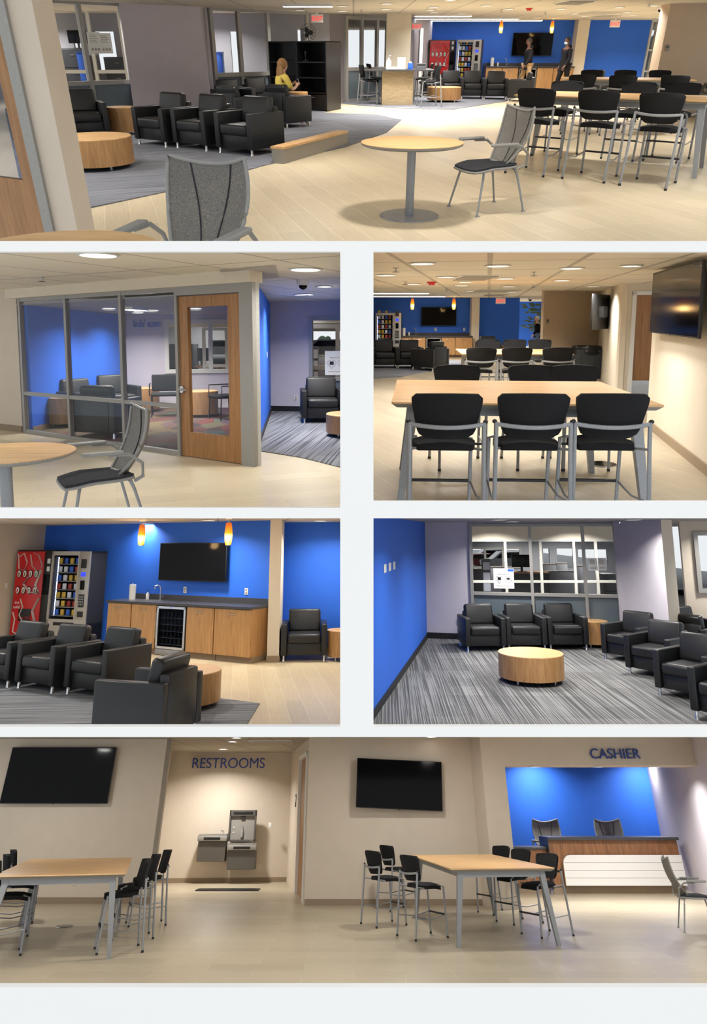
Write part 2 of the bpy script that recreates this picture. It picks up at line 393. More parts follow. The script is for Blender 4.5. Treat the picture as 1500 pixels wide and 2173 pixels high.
def make_mesh_chair():
    t = T('mesh_chair')
    def back(u, v):
        x = (u-.5)*2
        w = .145+.105*math.sin(pi*v*.7)**.8-.01*v
        return (w*x, .2+.2*v+.05*math.sin(v*pi)-.07*x*x, .44+.5*v-.015*x*x*v+.03*x*x*(1-v)+.06*x*x*v*v)
    B().sheet(back, 16, 16, .006).build('mesh_back', 'mesh', t)
    n = 16
    path = [back(0, i/n) for i in range(n+1)]+[back(i/n, 1) for i in range(1, n+1)]+[back(1, 1-i/n) for i in range(1, n+1)]+[back(1-i/n, 0) for i in range(1, n)]
    path.append(path[0])
    B().tube(path, .011, 8).build('back_frame', 'greyplastic', t)
    for s in (-1, 1): B().tube([Vector(back(.5+s*(.1+.17*(k/10)**1.5), k/10))+Vector((0, -.004, 0)) for k in range(11)], .004, 6).build('seam', 'seatcloth', t)
    def seat(u, v):
        x = (u-.5)*2; y = -.27+.5*v
        w = .245-.05*(v*2-1)**4-.02*v
        return (w*x, y, .455+.012*x*x-.03*max(0, .35-v)/.35+.02*max(0, v-.7))
    m = B(); k = 14
    for dz in (0, -.028):
        g = [[m.bm.verts.new(Vector(seat(i/k, j/k))+Vector((0, 0, dz))) for j in range(k+1)] for i in range(k+1)]
        for i in range(k):
            for j in range(k): m.bm.faces.new((g[i][j], g[i+1][j], g[i+1][j+1], g[i][j+1]))
        if dz == 0: g0 = g
    for i in range(k):
        for j in (0, k): m.bm.faces.new((g0[i][j], g[i][j], g[i+1][j], g0[i+1][j]))
    for j in range(k):
        for i in (0, k): m.bm.faces.new((g0[i][j], g0[i][j+1], g[i][j+1], g[i][j]))
    m.build('seat', 'seatcloth', t)
    e = [Vector(seat(0, 1-i/10))-Vector((0, 0, .03)) for i in range(11)]+[Vector(seat(i/10, 0))-Vector((0, 0, .03)) for i in range(1, 11)]+[Vector(seat(1, i/10))-Vector((0, 0, .03)) for i in range(1, 11)]
    B().tube(e, .012).build('seat_rim', 'greyplastic', t)
    for s in (-1, 1):
        a = B().tube([(s*.2, .23, .42), (s*.25, .28, .46), (s*.285, .27, .57), (s*.295, .17, .645), (s*.295, .02, .65)], .014).build('arm_support', 'greyplastic', t)
        B().box(-.034, .034, -.15, .15, -.014, .014, .013, 4, mat=Matrix.Translation((s*.297, -.02, .667)) @ Matrix.Rotation(-s*.06, 4, 'Z')).build('armrest', 'greyplastic', t)
        for y0, y1, x1 in ((-.17, -.26, .27), (.2, .31, .26)):
            l = B().tube([(s*.19, y0, .42), (s*.215, y0*1.1, .36), (s*x1, y1, .012)], .015, 8, r2=.010).build('leg', 'silver', t)
            B().lathe([(0, 0), (.022, 0), (.02, .012), (0, .016)], 14, s*x1, y1).build('foot_pad', 'silver', l)
    B().tube([(-.2, .2, .42), (.2, .2, .42)], .014).build('cross_bar', 'greyplastic', t)
    return t
def make_high_table(L, D, h=.92, name='high_table'):
    def f():
        t = T(name); x, y = L/2, D/2; c = .05
        rc = lambda k, g: [(-x+k+g, -y+k), (x-k-g, -y+k), (x-k, -y+k+g), (x-k, y-k-g), (x-k-g, y-k), (-x+k+g, y-k), (-x+k, y-k-g), (-x+k, -y+k+g)]
        B().prism(rc(0, .02), h-.014, h).build('table_top', 'oak', t, False)
        B().hull8([(a, b, h-.045) for a, b in rc(.035, .02)], [(a, b, h-.0145) for a, b in rc(.0, .02)]).build('top_edge', 'edge', t, False)
        m = B()
        for s in (-1, 1):
            m.box(-x+.17, x-.17, s*(y-.13)-.02, s*(y-.13)+.02, h-.115, h-.046); m.box(s*(x-.17)-.02, s*(x-.17)+.02, -y+.13, y-.13, h-.115, h-.046)
        m.build('apron', 'silver', t, False)
        for sx in (-1, 1):
            for sy in (-1, 1):
                tx, ty, bx, by = sx*(x-.17), sy*(y-.15), sx*(x-.06), sy*(y-.08)
                q = lambda cx, cy, w, d, z: [(cx-w, cy-d, z), (cx+w, cy-d, z), (cx+w, cy+d, z), (cx-w, cy+d, z)]
                B().hull8(q(bx, by, .026, .03, 0), q(tx, ty, .042, .045, h-.047)).build('leg', 'silver', t, False)
        return t
    return f
def make_round_table(r=.44, h=.72):
    def f():
        t = T('round_table')
        B().lathe([(0, h), (r, h), (r, h-.006)], 64).build('table_top', 'oak', t)
        B().lathe([(r, h-.006), (r, h-.02), (r-.03, h-.034), (0, h-.034)], 64).build('top_edge', 'edge', t)
        B().lathe([(0, h-.035), (.12, h-.035), (.12, h-.05), (.042, h-.05), (.042, .014), (0, .014)], 32).build('pole', 'silver', t)
        B().lathe([(0, .016), (r*.6, .012), (r*.61, .006), (r*.61, 0), (0, 0)], 56).build('base_plate', 'silver', t)
        return t
    return f
def make_drum(r, h, name='drum_table'):
    def f():
        t = T(name)
        B().lathe([(r-.004, h-.012), (r, h-.012), (r, .07), (r-.03, .07)], 56).build('drum_body', 'oakv', t)
        B().lathe([(0, h), (r-.003, h), (r, h-.004), (r, h-.012), (0, h-.012)], 56).build('table_top', 'oak', t)
        for k in range(4):
            a = pi/4+k*pi/2
            B().lathe([(0, 0), (.02, 0), (.02, .075), (0, .075)], 12, math.cos(a)*(r-.1), math.sin(a)*(r-.1)).build('leg', 'chrome', t)
        B().lathe([(0, .07), (r-.03, .07)], 40).build('underside', 'black', t)
        return t
    return f
def make_tv(wd, ht, tilted=0):
    def f():
        t = T('television')
        B().box(-wd/2, wd/2, -.035, .0, -ht/2, ht/2, .006).build('casing', 'black', t)
        B().box(-wd/2+.012, wd/2-.012, -.0375, -.0355, -ht/2+.016, ht/2-.012).build('screen', 'screen', t, False)
        B().box(-.18, .18, .0, .09, -.12, .12).build('wall_bracket', 'black', t)
        B().box(-.015, .015, -.038, -.034, -ht/2-.008, -ht/2+.004).build('logo_tab', 'black', t)
        return t
    return f
def make_downlight(r=.11):
    def f():
        t = T('downlight')
        B().lathe([(r, .0), (r+.03, -.004), (r+.032, -.012), (r, -.016), (r-.01, .0)], 32).build('trim_ring', 'white', t)
        B().lathe([(0, -.006), (r, -.006), (r, -.002), (0, -.002)], 32).build('lens', 'lens', t)
        return t
    return f
TOPV = {2: 530, 3: 530, 4: 1091, 5: 1087, 6: 1552}
def downlight(x, y, z, view, lamp=True, r=.11, pw=1.0):  # also called for added fill lights that match no known fitting
    if CUR in TOPV:
        p = RM[CUR] @ FR @ Vector((x, y, z))-EYE; v = PCY-FPX*p.z/p.y
        if v < TOPV[CUR]:                     # nearer than the visible ceiling: added unseen light, lowered behind the front wall's bar
            l = bpy.data.lights.new('lamp', 'AREA'); l.shape = 'DISK'; l.size = .3; l.energy = LAMP_W[CUR]*pw; l.color = (1, .97, .92)
            lo = bpy.data.objects.new('lamp', l); COL.objects.link(lo); q = z
            while v < TOPV[CUR]:
                q -= .02; p = RM[CUR] @ FR @ Vector((x, y, q))-EYE; v = PCY-FPX*p.z/p.y
            lo.matrix_world = RM[CUR] @ FR @ frame(x, y, 0, q); return lo
    o = inst('dl%.2f' % r, make_downlight(r), 'round recessed downlight glowing in the tiled ceiling of the '+view, 'ceiling light', 'downlights in the ceiling of the '+view, x, y, 0, z)
    if lamp:
        l = bpy.data.lights.new('lamp', 'AREA'); l.shape = 'DISK'; l.size = .3; l.energy = LAMP_W[CUR]*pw; l.color = (1, .97, .92); l.spread = 2.5
        lo = bpy.data.objects.new('lamp', l); COL.objects.link(lo); lo.parent = o; lo.location = (0, 0, -.03)
    return o
def make_sprinkler():
    t = T('sprinkler')
    B().lathe([(0, 0), (.04, 0), (.04, -.006), (.012, -.008), (.012, -.05), (0, -.05)], 16).build('stem', 'chrome', t)
    B().lathe([(0, -.05), (.045, -.052), (.045, -.058), (0, -.058)], 16).build('deflector', 'bronze', t)
    return t
def make_vent(sx=.3, sy=.6):
    def f():
        t = T('ceiling_vent')
        B().box(-sx, sx, -sy, sy, -.012, 0).build('frame', 'white', t)
        m = B()
        for k in range(7):
            y = -sy+.08+k*(2*sy-.16)/6
            m.box(-sx+.04, sx-.04, y-.02, y+.02, -.03, -.013)
        m.build('louvre', 'ventgrey', t); return t
    return f
def make_panel(sx, sy, mat='ventgrey', name='return_grille'):
    def f():
        t = T(name); B().box(-sx, sx, -sy, sy, -.014, 0).build('frame', 'white', t); B().box(-sx+.02, sx-.02, -sy+.02, sy-.02, -.018, -.015).build('grille', mat, t); return t
    return f
def make_strip(L, w=.12):
    def f():
        t = T('strip_light'); B().box(-L/2, L/2, -w/2, w/2, -.05, 0, .005).build('housing', 'white', t); B().box(-L/2+.01, L/2-.01, -w/2+.01, w/2-.01, -.056, -.051).build('diffuser', 'strip', t); return t
    return f
def make_exit():
    t = T('exit_sign')
    B().box(-.16, .16, -.025, .025, -.1, .1, .006).build('housing', 'white', t); B().box(-.03, .03, -.02, .02, .1, .14).build('mount', 'white', t)
    B().box(-.15, .15, -.03, -.026, -.09, .09).build('panel', 'white', t, False)
    words('lettering', 'EXIT', .15, 'exitred', '', '', 0, -.034, 0, -.055, .006, t)
    return t
def make_detector(mat='red'):
    def f():
        t = T('smoke_detector'); B().lathe([(0, 0), (.09, 0), (.09, -.02), (0, -.02)], 24).build('base_ring', mat, t); B().lathe([(0, -.02), (.065, -.02), (.05, -.06), (0, -.06)], 24).build('sensor_head', mat, t); return t
    return f
def make_dome():
    t = T('security_camera'); B().lathe([(0, 0), (.085, 0), (.08, -.06), (.06, -.075), (0, -.075)], 28).build('housing', 'white', t)
    B().lathe([(.058, -.07), (.055, -.1), (.035, -.125), (0, -.135)], 28).build('dome', 'screen', t); return t
def make_pendant(drop=.06):
    def f():
        t = T('pendant_lamp')
        B().lathe([(0, .42+drop), (.06, .42+drop), (.055, .40+drop), (0, .40+drop)], 24).build('canopy', 'white', t)
        B().tube([(0, 0, .36), (0, 0, .41+drop)], .006).build('cord', 'chrome', t)
        B().lathe([(.048, 0), (.06, .08), (.068, .17), (.06, .26), (.048, .37), (0, .38)], 28).build('shade', 'amber', t)
        B().lathe([(.0485, -.001), (.0515, .045), (.0495, .045), (.046, -.001)], 28).build('rim', 'bronze', t)
        l = bpy.data.lights.new('bulb', 'POINT'); l.energy = 9; l.color = (1, .62, .25); l.shadow_soft_size = .08
        lo = bpy.data.objects.new('bulb', l); COL.objects.link(lo); lo.parent = t; lo.location = (0, -.12, .02)
        return t
    return f
def make_plate(kind='switch', n=1, wd=.075):
    def f():
        t = T('light_switch' if kind == 'switch' else 'power_outlet')
        W = wd*n; B().box(-W/2, W/2, -.008, 0, -.058, .058, .003).build('wall_plate', 'vinylplate', t)
        for k in range(n):
            x = -W/2+wd*(k+.5)
            if kind == 'switch': B().box(x-.014, x+.014, -.012, -.0085, -.03, .03, .002).build('rocker', 'white', t)
            else:
                for z in (-.024, .024): B().box(x-.016, x+.016, -.011, -.0085, z-.017, z+.017, .002).build('socket', 'edge', t)
        return t
    return f
def make_bin():
    t = T('trash_can')
    q = lambda w, d, z: [(-w, -d, z), (w, -d, z), (w, d, z), (-w, d, z)]
    B().hull8(q(.27, .25, .02), q(.33, .3, .72)).build('bin_body', 'bin', t, False)
    m = B()
    for k in range(-2, 3): m.box(k*.11-.012, k*.11+.012, -.3, -.27, .06, .6)
    m.build('ribs', 'bin', t)
    B().lathe([(.33, .6), (.36, .64), (.37, .74), (.35, .8), (.31, .8), (.3, .6)], 20).build('bin_liner', 'bag', t)
    B().box(-.2, .2, -.34, -.31, .66, .72, .01).build('handle', 'bin', t)
    return t
# ---- people -------------------------------------------------
def skin_mesh(name, joints, links, mat, parent, lv=2):
    me = bpy.data.meshes.new(name); me.from_pydata([j[0] for j in joints], links, []); o = bpy.data.objects.new(name, me); COL.objects.link(o)
    o.modifiers.new('s', 'SKIN'); sv = me.skin_vertices[0].data
    for i, j in enumerate(joints): r = j[1]; sv[i].radius = (r, r) if isinstance(r, float) else r
    sv[0].use_root = True
    s = o.modifiers.new('d', 'SUBSURF'); s.levels = lv; s.render_levels = lv
    dg = bpy.context.evaluated_depsgraph_get(); m2 = bpy.data.meshes.new_from_object(o.evaluated_get(dg)); bpy.data.objects.remove(o)
    m2.materials.clear(); m2.materials.append(M[mat]); m2.polygons.foreach_set('use_smooth', [True]*len(m2.polygons))
    n = bpy.data.objects.new(name, m2); COL.objects.link(n); n.parent = parent; return n
def person(label, x, y, rz, h=1.78, skin='skin2', top='jacket', legs='khaki', hair='hairdark', stride=.16, mask=False, hood=False, armswing=.12):
    "walking figure facing local -y"
    t = T('person', label, 'person'); k = h/1.78
    J = [((0, 0, .95), .12), ((0, .01, 1.12), .115), ((0, 0, 1.3), .14), ((0, 0, 1.43), .1), ((0, -.01, 1.52), .05), ((0, -.03, 1.62), .075), ((0, -.03, 1.7), .082),
         ((-.09, -stride*.2, .9), .09), ((-.1, -stride*.9, .5), .06), ((-.1, -stride, .09), .038), ((-.1, -stride-.13, .04), .035),
         ((.09, stride*.2, .9), .09), ((.1, stride*.4, .5), .06), ((.1, stride*1.3, .12), .038), ((.1, stride*1.3-.12, .04), .035),
         ((-.18, 0, 1.4), .055), ((-.23, armswing*.5, 1.14), .042), ((-.21, armswing*-.6, .92), .032), ((-.2, -armswing*.9, .84), .034),
         ((.18, 0, 1.4), .055), ((.23, -armswing*.2, 1.14), .042), ((.21, -armswing*1.3, .94), .032), ((.19, -armswing*1.7, .87), .034)]
    for s, q in ((-1, 18), (1, 22)):
        pass
    J = [(tuple(c*k for c in p), r*k) for p, r in J]
    Lk = [(0, 1), (1, 2), (2, 3), (3, 4), (4, 5), (5, 6), (0, 7), (7, 8), (8, 9), (9, 10), (0, 11), (11, 12), (12, 13), (13, 14), (3, 15), (15, 16), (16, 17), (17, 18), (3, 19), (19, 20), (20, 21), (21, 22)]
    for hnd in (18, 22):
        hx, hy, hz = J[hnd][0]
        for f in range(4):
            b = len(J); J.append(((hx+(f-1.5)*.008*k, hy-.018*k+(f-1.5)*.016*k, hz-.055*k), .011*k)); J.append(((hx*1.0, hy-.03*k+(f-1.5)*.018*k, hz-(.09+.008*(f in (1, 2)))*k), .009*k))
            Lk += [(hnd, b), (b, b+1)]
        b = len(J); J.append(((hx*.86, hy-.05*k, hz-.02*k), .011*k)); Lk.append((hnd, b))
    body = skin_mesh('body', J, Lk, skin, t)
    B().ball((0, -.035*k, 1.66*k), .098*k, (.8, .98, 1.18)).build('head', skin, t)
    B().hull8([(-.014*k, -.125*k, 1.63*k), (.014*k, -.125*k, 1.63*k), (.012*k, -.12*k, 1.67*k), (-.012*k, -.12*k, 1.67*k)], [(-.01*k, -.15*k, 1.635*k), (.01*k, -.15*k, 1.635*k), (.004*k, -.13*k, 1.67*k), (-.004*k, -.13*k, 1.67*k)]).build('nose', skin, t)
    for s in (-1, 1):
        B().ball((s*.03*k, -.12*k, 1.675*k), .011*k).build('eye', 'screen', t); B().ball((s*.08*k, -.02*k, 1.655*k), .022*k, (.4, .8, 1.2)).build('ear', skin, t)
    B().ball((0, -.012*k, 1.69*k), .102*k, (.86, .98, 1.02)).build('hair', hair, t)
    g = .022*k
    tj = [((J[i][0]), J[i][1]+g+(.015*k if i < 3 else 0)) for i in (0, 1, 2, 3, 15, 16, 17, 19, 20, 21)]
    tj.append(((0, 0, .86*k), .135*k))
    skin_mesh('jacket', tj, [(0, 1), (1, 2), (2, 3), (3, 4), (4, 5), (5, 6), (3, 7), (7, 8), (8, 9), (0, 10)], top, t)
    lj = [(J[i][0], J[i][1]+g) for i in (0, 7, 8, 9, 11, 12, 13)]
    skin_mesh('trousers', lj, [(0, 1), (1, 2), (2, 3), (0, 4), (4, 5), (5, 6)], legs, t)
    for i in (10, 14):
        hx, hy, hz = J[i][0]; B().box(hx-.05*k, hx+.05*k, hy-.08*k, hy+.2*k, 0, .09*k, .03, 3).build('shoe', 'black', t)
    if mask: B().ball((0, -.07*k, 1.615*k), .075*k, (.9, .95, .75)).build('face_mask', 'maskblue', t)
    if hood: B().ball((0, .06*k, 1.5*k), .12*k, (1.05, .7, .6)).build('hood', top, t)
    return put(t, x, y, rz)

# ---------------------------------------------------------------- appliances and fittings
def drink_machine(x, y, rz, view, W=.95, H=1.83):
    t = T('drink_vending_machine', 'red soft drink vending machine with white swirls and eight round buttons in the '+view, 'vending machine')
    B().box(-W/2, W/2, -.4, .42, .04, H, .012).build('cabinet', 'blackmetal', t)
    fr = B().box(-W/2+.02, W/2-.22, -.43, -.401, .1, H-.03, .006).build('front_panel', 'red', t)
    f = lambda u, v, d=-.434: (-W/2+.03+u*(W-.26), d, .12+v*(H-.17))
    curves = [[(.05, .98), (.12, .8), (.3, .78), (.4, .88), (.25, .99), (.12, .95)], [(.5, .97), (.6, .83), (.85, .76), (.97, .84), (.8, .97), (.62, .99)], [(.97, .78), (.8, .6), (.95, .5), (.6, .52), (.35, .62), (.5, .7)],
              [(.05, .28), (.15, .2), (.12, .05), (.3, .02)], [(.28, .44), (.4, .34), (.3, .25), (.5, .14), (.4, .04)], [(.98, .45), (.78, .3), (.9, .18), (.8, .02)]]
    for i, c in enumerate(curves):
        B().tube([f(*p) for p in c], .075 if i in (2, 5) else .04, 8, flat=.12).build('swirl', 'white', fr)
    for r in range(2):
        for c in range(4):
            px, _, pz = f(.14+.21*c, .74-.2*r)
            b = B().lathe([(0, 0), (.052, 0), (.052, .012), (0, .012)], 24); bmesh.ops.transform(b.bm, matrix=Matrix.Translation((px, -.432, pz)) @ Matrix.Rotation(pi/2, 4, 'X') @ Matrix.Diagonal((.9, 1.55, 1, 1)), verts=b.bm.verts)
            o = b.build('select_button', 'black', t)
            b = B().lathe([(0, 0), (.04, 0), (.04, .004), (0, .004)], 20); bmesh.ops.transform(b.bm, matrix=Matrix.Translation((px, -.4445, pz)) @ Matrix.Rotation(pi/2, 4, 'X') @ Matrix.Diagonal((.9, 1.6, 1, 1)), verts=b.bm.verts); b.build('button_face', 'white', o)
            B().box(px-.013, px+.013, -.456, -.45, pz-.045, pz+.03, .004).build('bottle_picture', 'green' if (r, c) == (0, 3) else 'walnut' if (r, c) != (1, 0) else 'red', o)
    B().box(W/2-.215, W/2-.03, -.425, -.4, .1, H-.03, .004).build('side_strip', 'blackmetal', t)
    B().box(W/2-.2, W/2-.06, -.436, -.426, .95, 1.36, .005).build('coin_panel', 'screen', t)
    for z in (1.42, 1.58): B().box(W/2-.15, W/2-.08, -.434, -.4255, z, z+.1, .01).build('price_label', 'white', t)
    B().box(-.25, .02, -.437, -.431, .42, .66, .01).build('display_panel', 'black', t)
    words('lettering', 'Coca-Cola', .075, 'red', '', '', -.115, -.444, 0, .46, .003, t)
    words('lettering', 'ice\ncold', .09, 'white', '', '', -W/2+.13, -.438, 0, .76, .003, t)
    B().box(-.22, .02, -.437, -.431, .2, .38, .01).build('delivery_slot', 'black', t)
    return put(t, x, y, rz)
ORD = 'first second third fourth fifth sixth seventh eighth ninth tenth eleventh twelfth thirteenth fourteenth fifteenth sixteenth seventeenth eighteenth nineteenth twentieth twenty-first twenty-second twenty-third twenty-fourth twenty-fifth twenty-sixth twenty-seventh twenty-eighth twenty-ninth thirtieth thirty-first thirty-second thirty-third thirty-fourth thirty-fifth thirty-sixth'.split()
def make_packet(mat):
    def f():
        t = B(); t.box(-.045, .045, -.02, .02, 0, .12, .015, 2); o = t.build('snack_packet', mat); return o
    return f
def snack_machine(x, y, rz, view, W=1.0, H=1.83):
    t = T('snack_vending_machine', 'grey and black snack vending machine with lit glass window in the '+view, 'vending machine')
    m = B(); m.box(-W/2, W/2, .2, .42, .04, H, .01); m.box(-W/2, -W/2+.03, -.4, .42, .04, H); m.box(W/2-.03, W/2, -.4, .42, .04, H); m.box(-W/2, W/2, -.4, .42, H-.04, H); m.box(-W/2, W/2, -.4, .42, .04, .42)
    m.build('cabinet', 'cubedark', t, False)
    m = B(); x1 = W/2-.3
    m.box(-W/2, -W/2+.05, -.43, -.401, .04, H); m.box(x1, x1+.03, -.43, -.401, .5, H); m.box(-W/2, x1, -.43, -.401, H-.08, H); m.box(-W/2, W/2, -.43, -.401, .04, .5)
    m.build('door_frame', 'silverdoor', t, False)
    B().box(x1+.03, W/2, -.435, -.401, .5, H, .008).build('control_column', 'silverdoor', t)
    B().box(-W/2+.05, x1, -.415, -.411, .5, H-.08).build('window_glass', 'glass', t, False)
    cx = x1+.16
    B().box(cx-.06, cx+.06, -.46, -.436, 1.5, 1.68, .008).build('bill_reader', 'black', t)
    B().box(cx-.055, cx+.055, -.44, -.4355, 1.34, 1.42).build('price_display', 'bluelcd', t, False)
    B().box(cx-.05, cx+.05, -.45, -.436, 1.08, 1.26, .005).build('card_reader', 'screen', t)
    kp = B().box(cx-.07, cx+.07, -.44, -.4355, .74, .99, .004).build('keypad', 'black', t)
    for r in range(4):
        for c in range(3): B().box(cx-.055+c*.04, cx-.03+c*.04, -.444, -.4405, .78+r*.05, .81+r*.05).build('key', 'silver', kp)
    B().box(cx-.07, cx+.07, -.445, -.4355, .55, .66, .006).build('coin_return', 'black', t)
    B().box(-.3, .2, -.438, -.4305, .38, .44, .005).build('delivery_flap', 'black', t)
    B().box(-W/2+.055, -W/2+.065, -.3, -.28, .55, H-.12).build('case_light', 'caselamp', t, False)
    put(t, x, y, rz)
    mats = ['bluepack', 'redpack', 'yellowpack', 'palepack']
    for r in range(7):
        z = .56+r*.17
        B().box(-W/2+.06, x1-.01, -.36, .18, z-.012, z).build('shelf', 'silver', t, False)
        for c in range(4):
            k = mats[(r*3+c*2+(r*c) % 3) % 4]; d = (c+.5)*(x1+W/2-.1)/4-W/2+.06
            c0, s0 = math.cos(rz), math.sin(rz)
            nm = {'bluepack': 'blue', 'redpack': 'red', 'yellowpack': 'yellow', 'palepack': 'pale'}[k]
            inst('pk'+k, make_packet(k), nm+' snack packet, %s from left on the %s shelf of the snack machine, %s' % (ORD[c], ORD[6-r].replace('first', 'top'), view), 'snack', 'snack packets in the machine of the '+view, x+d*c0+.3*s0, y+d*s0-.3*c0, rz+random.uniform(-.15, .15), z)
    return t
def kitchenette(x, y, rz, L, view, H=.9):
    "run of base units along local +x from the origin, standing against the wall y=0"
    base = frame(x, y, rz); use(CUR, base)
    fr = [(0.005, .185), (.19, .37), (.585, .765), (.77, .995)]
    nm = ['leftmost', 'second from left', 'right of the cooler', 'rightmost']
    for i, (a, b) in enumerate(fr):
        a *= L; b *= L; w2 = (b-a)/2
        t = T('base_cabinet', 'oak base cabinet, %s, under the dark worktop, %s' % (nm[i], view), 'cabinet', 'base cabinets in the '+view)
        B().box(-w2, w2, -.56, -.01, .1, H-.04).build('carcass', 'oakpale', t, False)
        B().box(-w2, w2, -.5, -.02, 0, .1).build('toe_kick', 'base', t, False)
        d = B().box(-w2+.004, w2-.004, -.585, -.561, .105, H-.05, .002).build('door', 'oakpale', t, False)
        B().tube([(-.09, -.6, H-.13), (.09, -.6, H-.13)], .007).build('handle', 'chrome', d)
        put(t, (a+b)/2, 0)
    a, b = .375*L, .58*L; w2 = (b-a)/2-.01
    t = T('drinks_cooler', 'steel-framed glass-door drinks cooler under the worktop in the '+view, 'cooler')
    m = B(); m.box(-w2, w2, -.1, -.02, 0, H-.05); m.box(-w2, -w2+.03, -.56, -.02, 0, H-.05); m.box(w2-.03, w2, -.56, -.02, 0, H-.05); m.box(-w2, w2, -.56, -.02, H-.08, H-.05); m.box(-w2, w2, -.56, -.02, 0, .1); m.build('cabinet', 'blackmetal', t, False)
    m = B(); m.box(-w2, -w2+.04, -.59, -.56, .12, H-.06); m.box(w2-.04, w2, -.59, -.56, .12, H-.06); m.box(-w2, w2, -.59, -.56, H-.1, H-.06); m.box(-w2, w2, -.59, -.56, .12, .16)
    d = m.build('door_frame', 'chrome', t, False); B().box(-w2+.04, w2-.04, -.576, -.57, .16, H-.1).build('door_glass', 'dimglass', d, False)
    B().tube([(-w2+.02, -.62, .3), (-w2+.02, -.62, H-.16)], .009).build('handle', 'chrome', d)
    B().box(-w2, w2, -.585, -.55, .01, .11, .003).build('vent_grille', 'silver', t)
    B().box(-.012, .012, -.595, -.5905, H-.085, H-.075).build('display', 'bluelcd', t, False)
    for r in range(5):
        sh = B(); z = .18+r*.115; sh.box(-w2+.03, w2-.03, -.52, -.12, z, z+.006); sh.build('rack', 'silver', t, False)
    put(t, (a+b)/2, 0)
    for r in range(5):
        for c in range(7):
            def mk():
                return B().lathe([(0, 0), (.026, 0), (.026, .08), (.01, .1), (0, .1)], 10).build('drink_can', 'blackmetal')
            inst('can', mk, 'dark drink can, %s from left on the %s rack of the drinks cooler, %s' % (ORD[c], ORD[4-r].replace('first', 'top'), view), 'drink', 'drinks in the cooler of the '+view, a+.07+c*(b-a-.14)/6, -.45, 0, .187+r*.115)
    t = T('worktop', 'long dark grey worktop with backsplash over the oak cabinets in the '+view, 'worktop')
    sx0, sx1 = .14*L, .3*L
    m = B(); m.box(0, sx0, -.62, 0, H-.04, H); m.box(sx1, L, -.62, 0, H-.04, H); m.box(sx0, sx1, -.62, -.5, H-.04, H); m.box(sx0, sx1, -.16, 0, H-.04, H); m.build('slab', 'stone', t, False)
    B().box(0, L, -.02, 0, H, H+.1).build('backsplash', 'stone', t, False); put(t, 0, 0)
    t = T('sink', 'undermounted steel sink let into the dark worktop in the '+view, 'sink')
    m = B(); m.box(sx0, sx1, -.5, -.16, H-.04, H-.035); m.box(sx0-.001, sx0+.012, -.5, -.16, H-.04, H+.002); m.box(sx1-.012, sx1, -.5, -.16, H-.04, H+.002); m.box(sx0, sx1, -.5, -.488, H-.04, H+.002); m.box(sx0, sx1, -.172, -.16, H-.04, H+.002); m.build('basin', 'chrome', t, False)
    B().lathe([(0, H-.034), (.03, H-.034), (.03, H-.03), (0, H-.03)], 16, (sx0+sx1)/2, -.3).build('drain', 'edge', t); put(t, 0, 0)
    t = T('faucet', 'tall curved chrome faucet behind the sink in the '+view, 'faucet')
    B().tube([(0, 0, 0), (0, 0, .2), (-.01, -.02, .26), (-.03, -.06, .28), (-.05, -.1, .26), (-.055, -.11, .21)], .011).build('spout', 'chrome', t); B().tube([(0, 0, .05), (.07, 0, .07), (.07, 0, .13)], .008).build('lever', 'chrome', t)
    put(t, .255*L, -.09, 0, H)
    t = T('soap_dispenser', 'small white pump soap bottle beside the sink in the '+view, 'soap bottle')
    B().lathe([(0, 0), (.03, 0), (.032, .1), (.014, .125), (.014, .14), (0, .14)], 20).build('bottle', 'white', t); B().tube([(0, 0, .14), (0, 0, .18), (.03, -.01, .18)], .009).build('pump', 'black', t)
    put(t, .16*L, -.1, 0, H)
    t = T('paper_towel_roll', 'white roll of paper towels standing on the worktop in the '+view, 'paper towel')
    B().lathe([(.02, 0), (.062, 0), (.062, .28), (.02, .28), (.02, 0)], 28).build('paper', 'paper', t); B().lathe([(0, 0), (.015, 0), (.015, .31), (0, .31)], 12).build('holder', 'chrome', t)
    put(t, .085*L, -.25, 0, H)
    use(CUR)
def picture_frame_sign(x, y, rz, z, w, h, label, txt, name='notice'):
    t = T(name, label, 'sign'); B().box(-w/2, w/2, -.008, 0, -h/2, h/2).build('sheet', 'paper', t, False)
    m = B()
    for k in range(5): m.box(-w*.36, w*(.1+.05*(k*7 % 5)), -.0095, -.0083, h*(.36-.08*k)-.006, h*(.36-.08*k)+.006)
    m.build('text_lines', 'ventgrey', t)
    for k in range(3): B().lathe([(0, 0), (.03*w/.3, 0), (.03*w/.3, .001), (0, .001)], 14).build('picture', 'ventgrey', t).matrix_local = Matrix.Translation((-w*.25+k*w*.25, -.0085, -h*.3)) @ Matrix.Rotation(pi/2, 4, 'X')
    return put(t, x, y, rz, z)
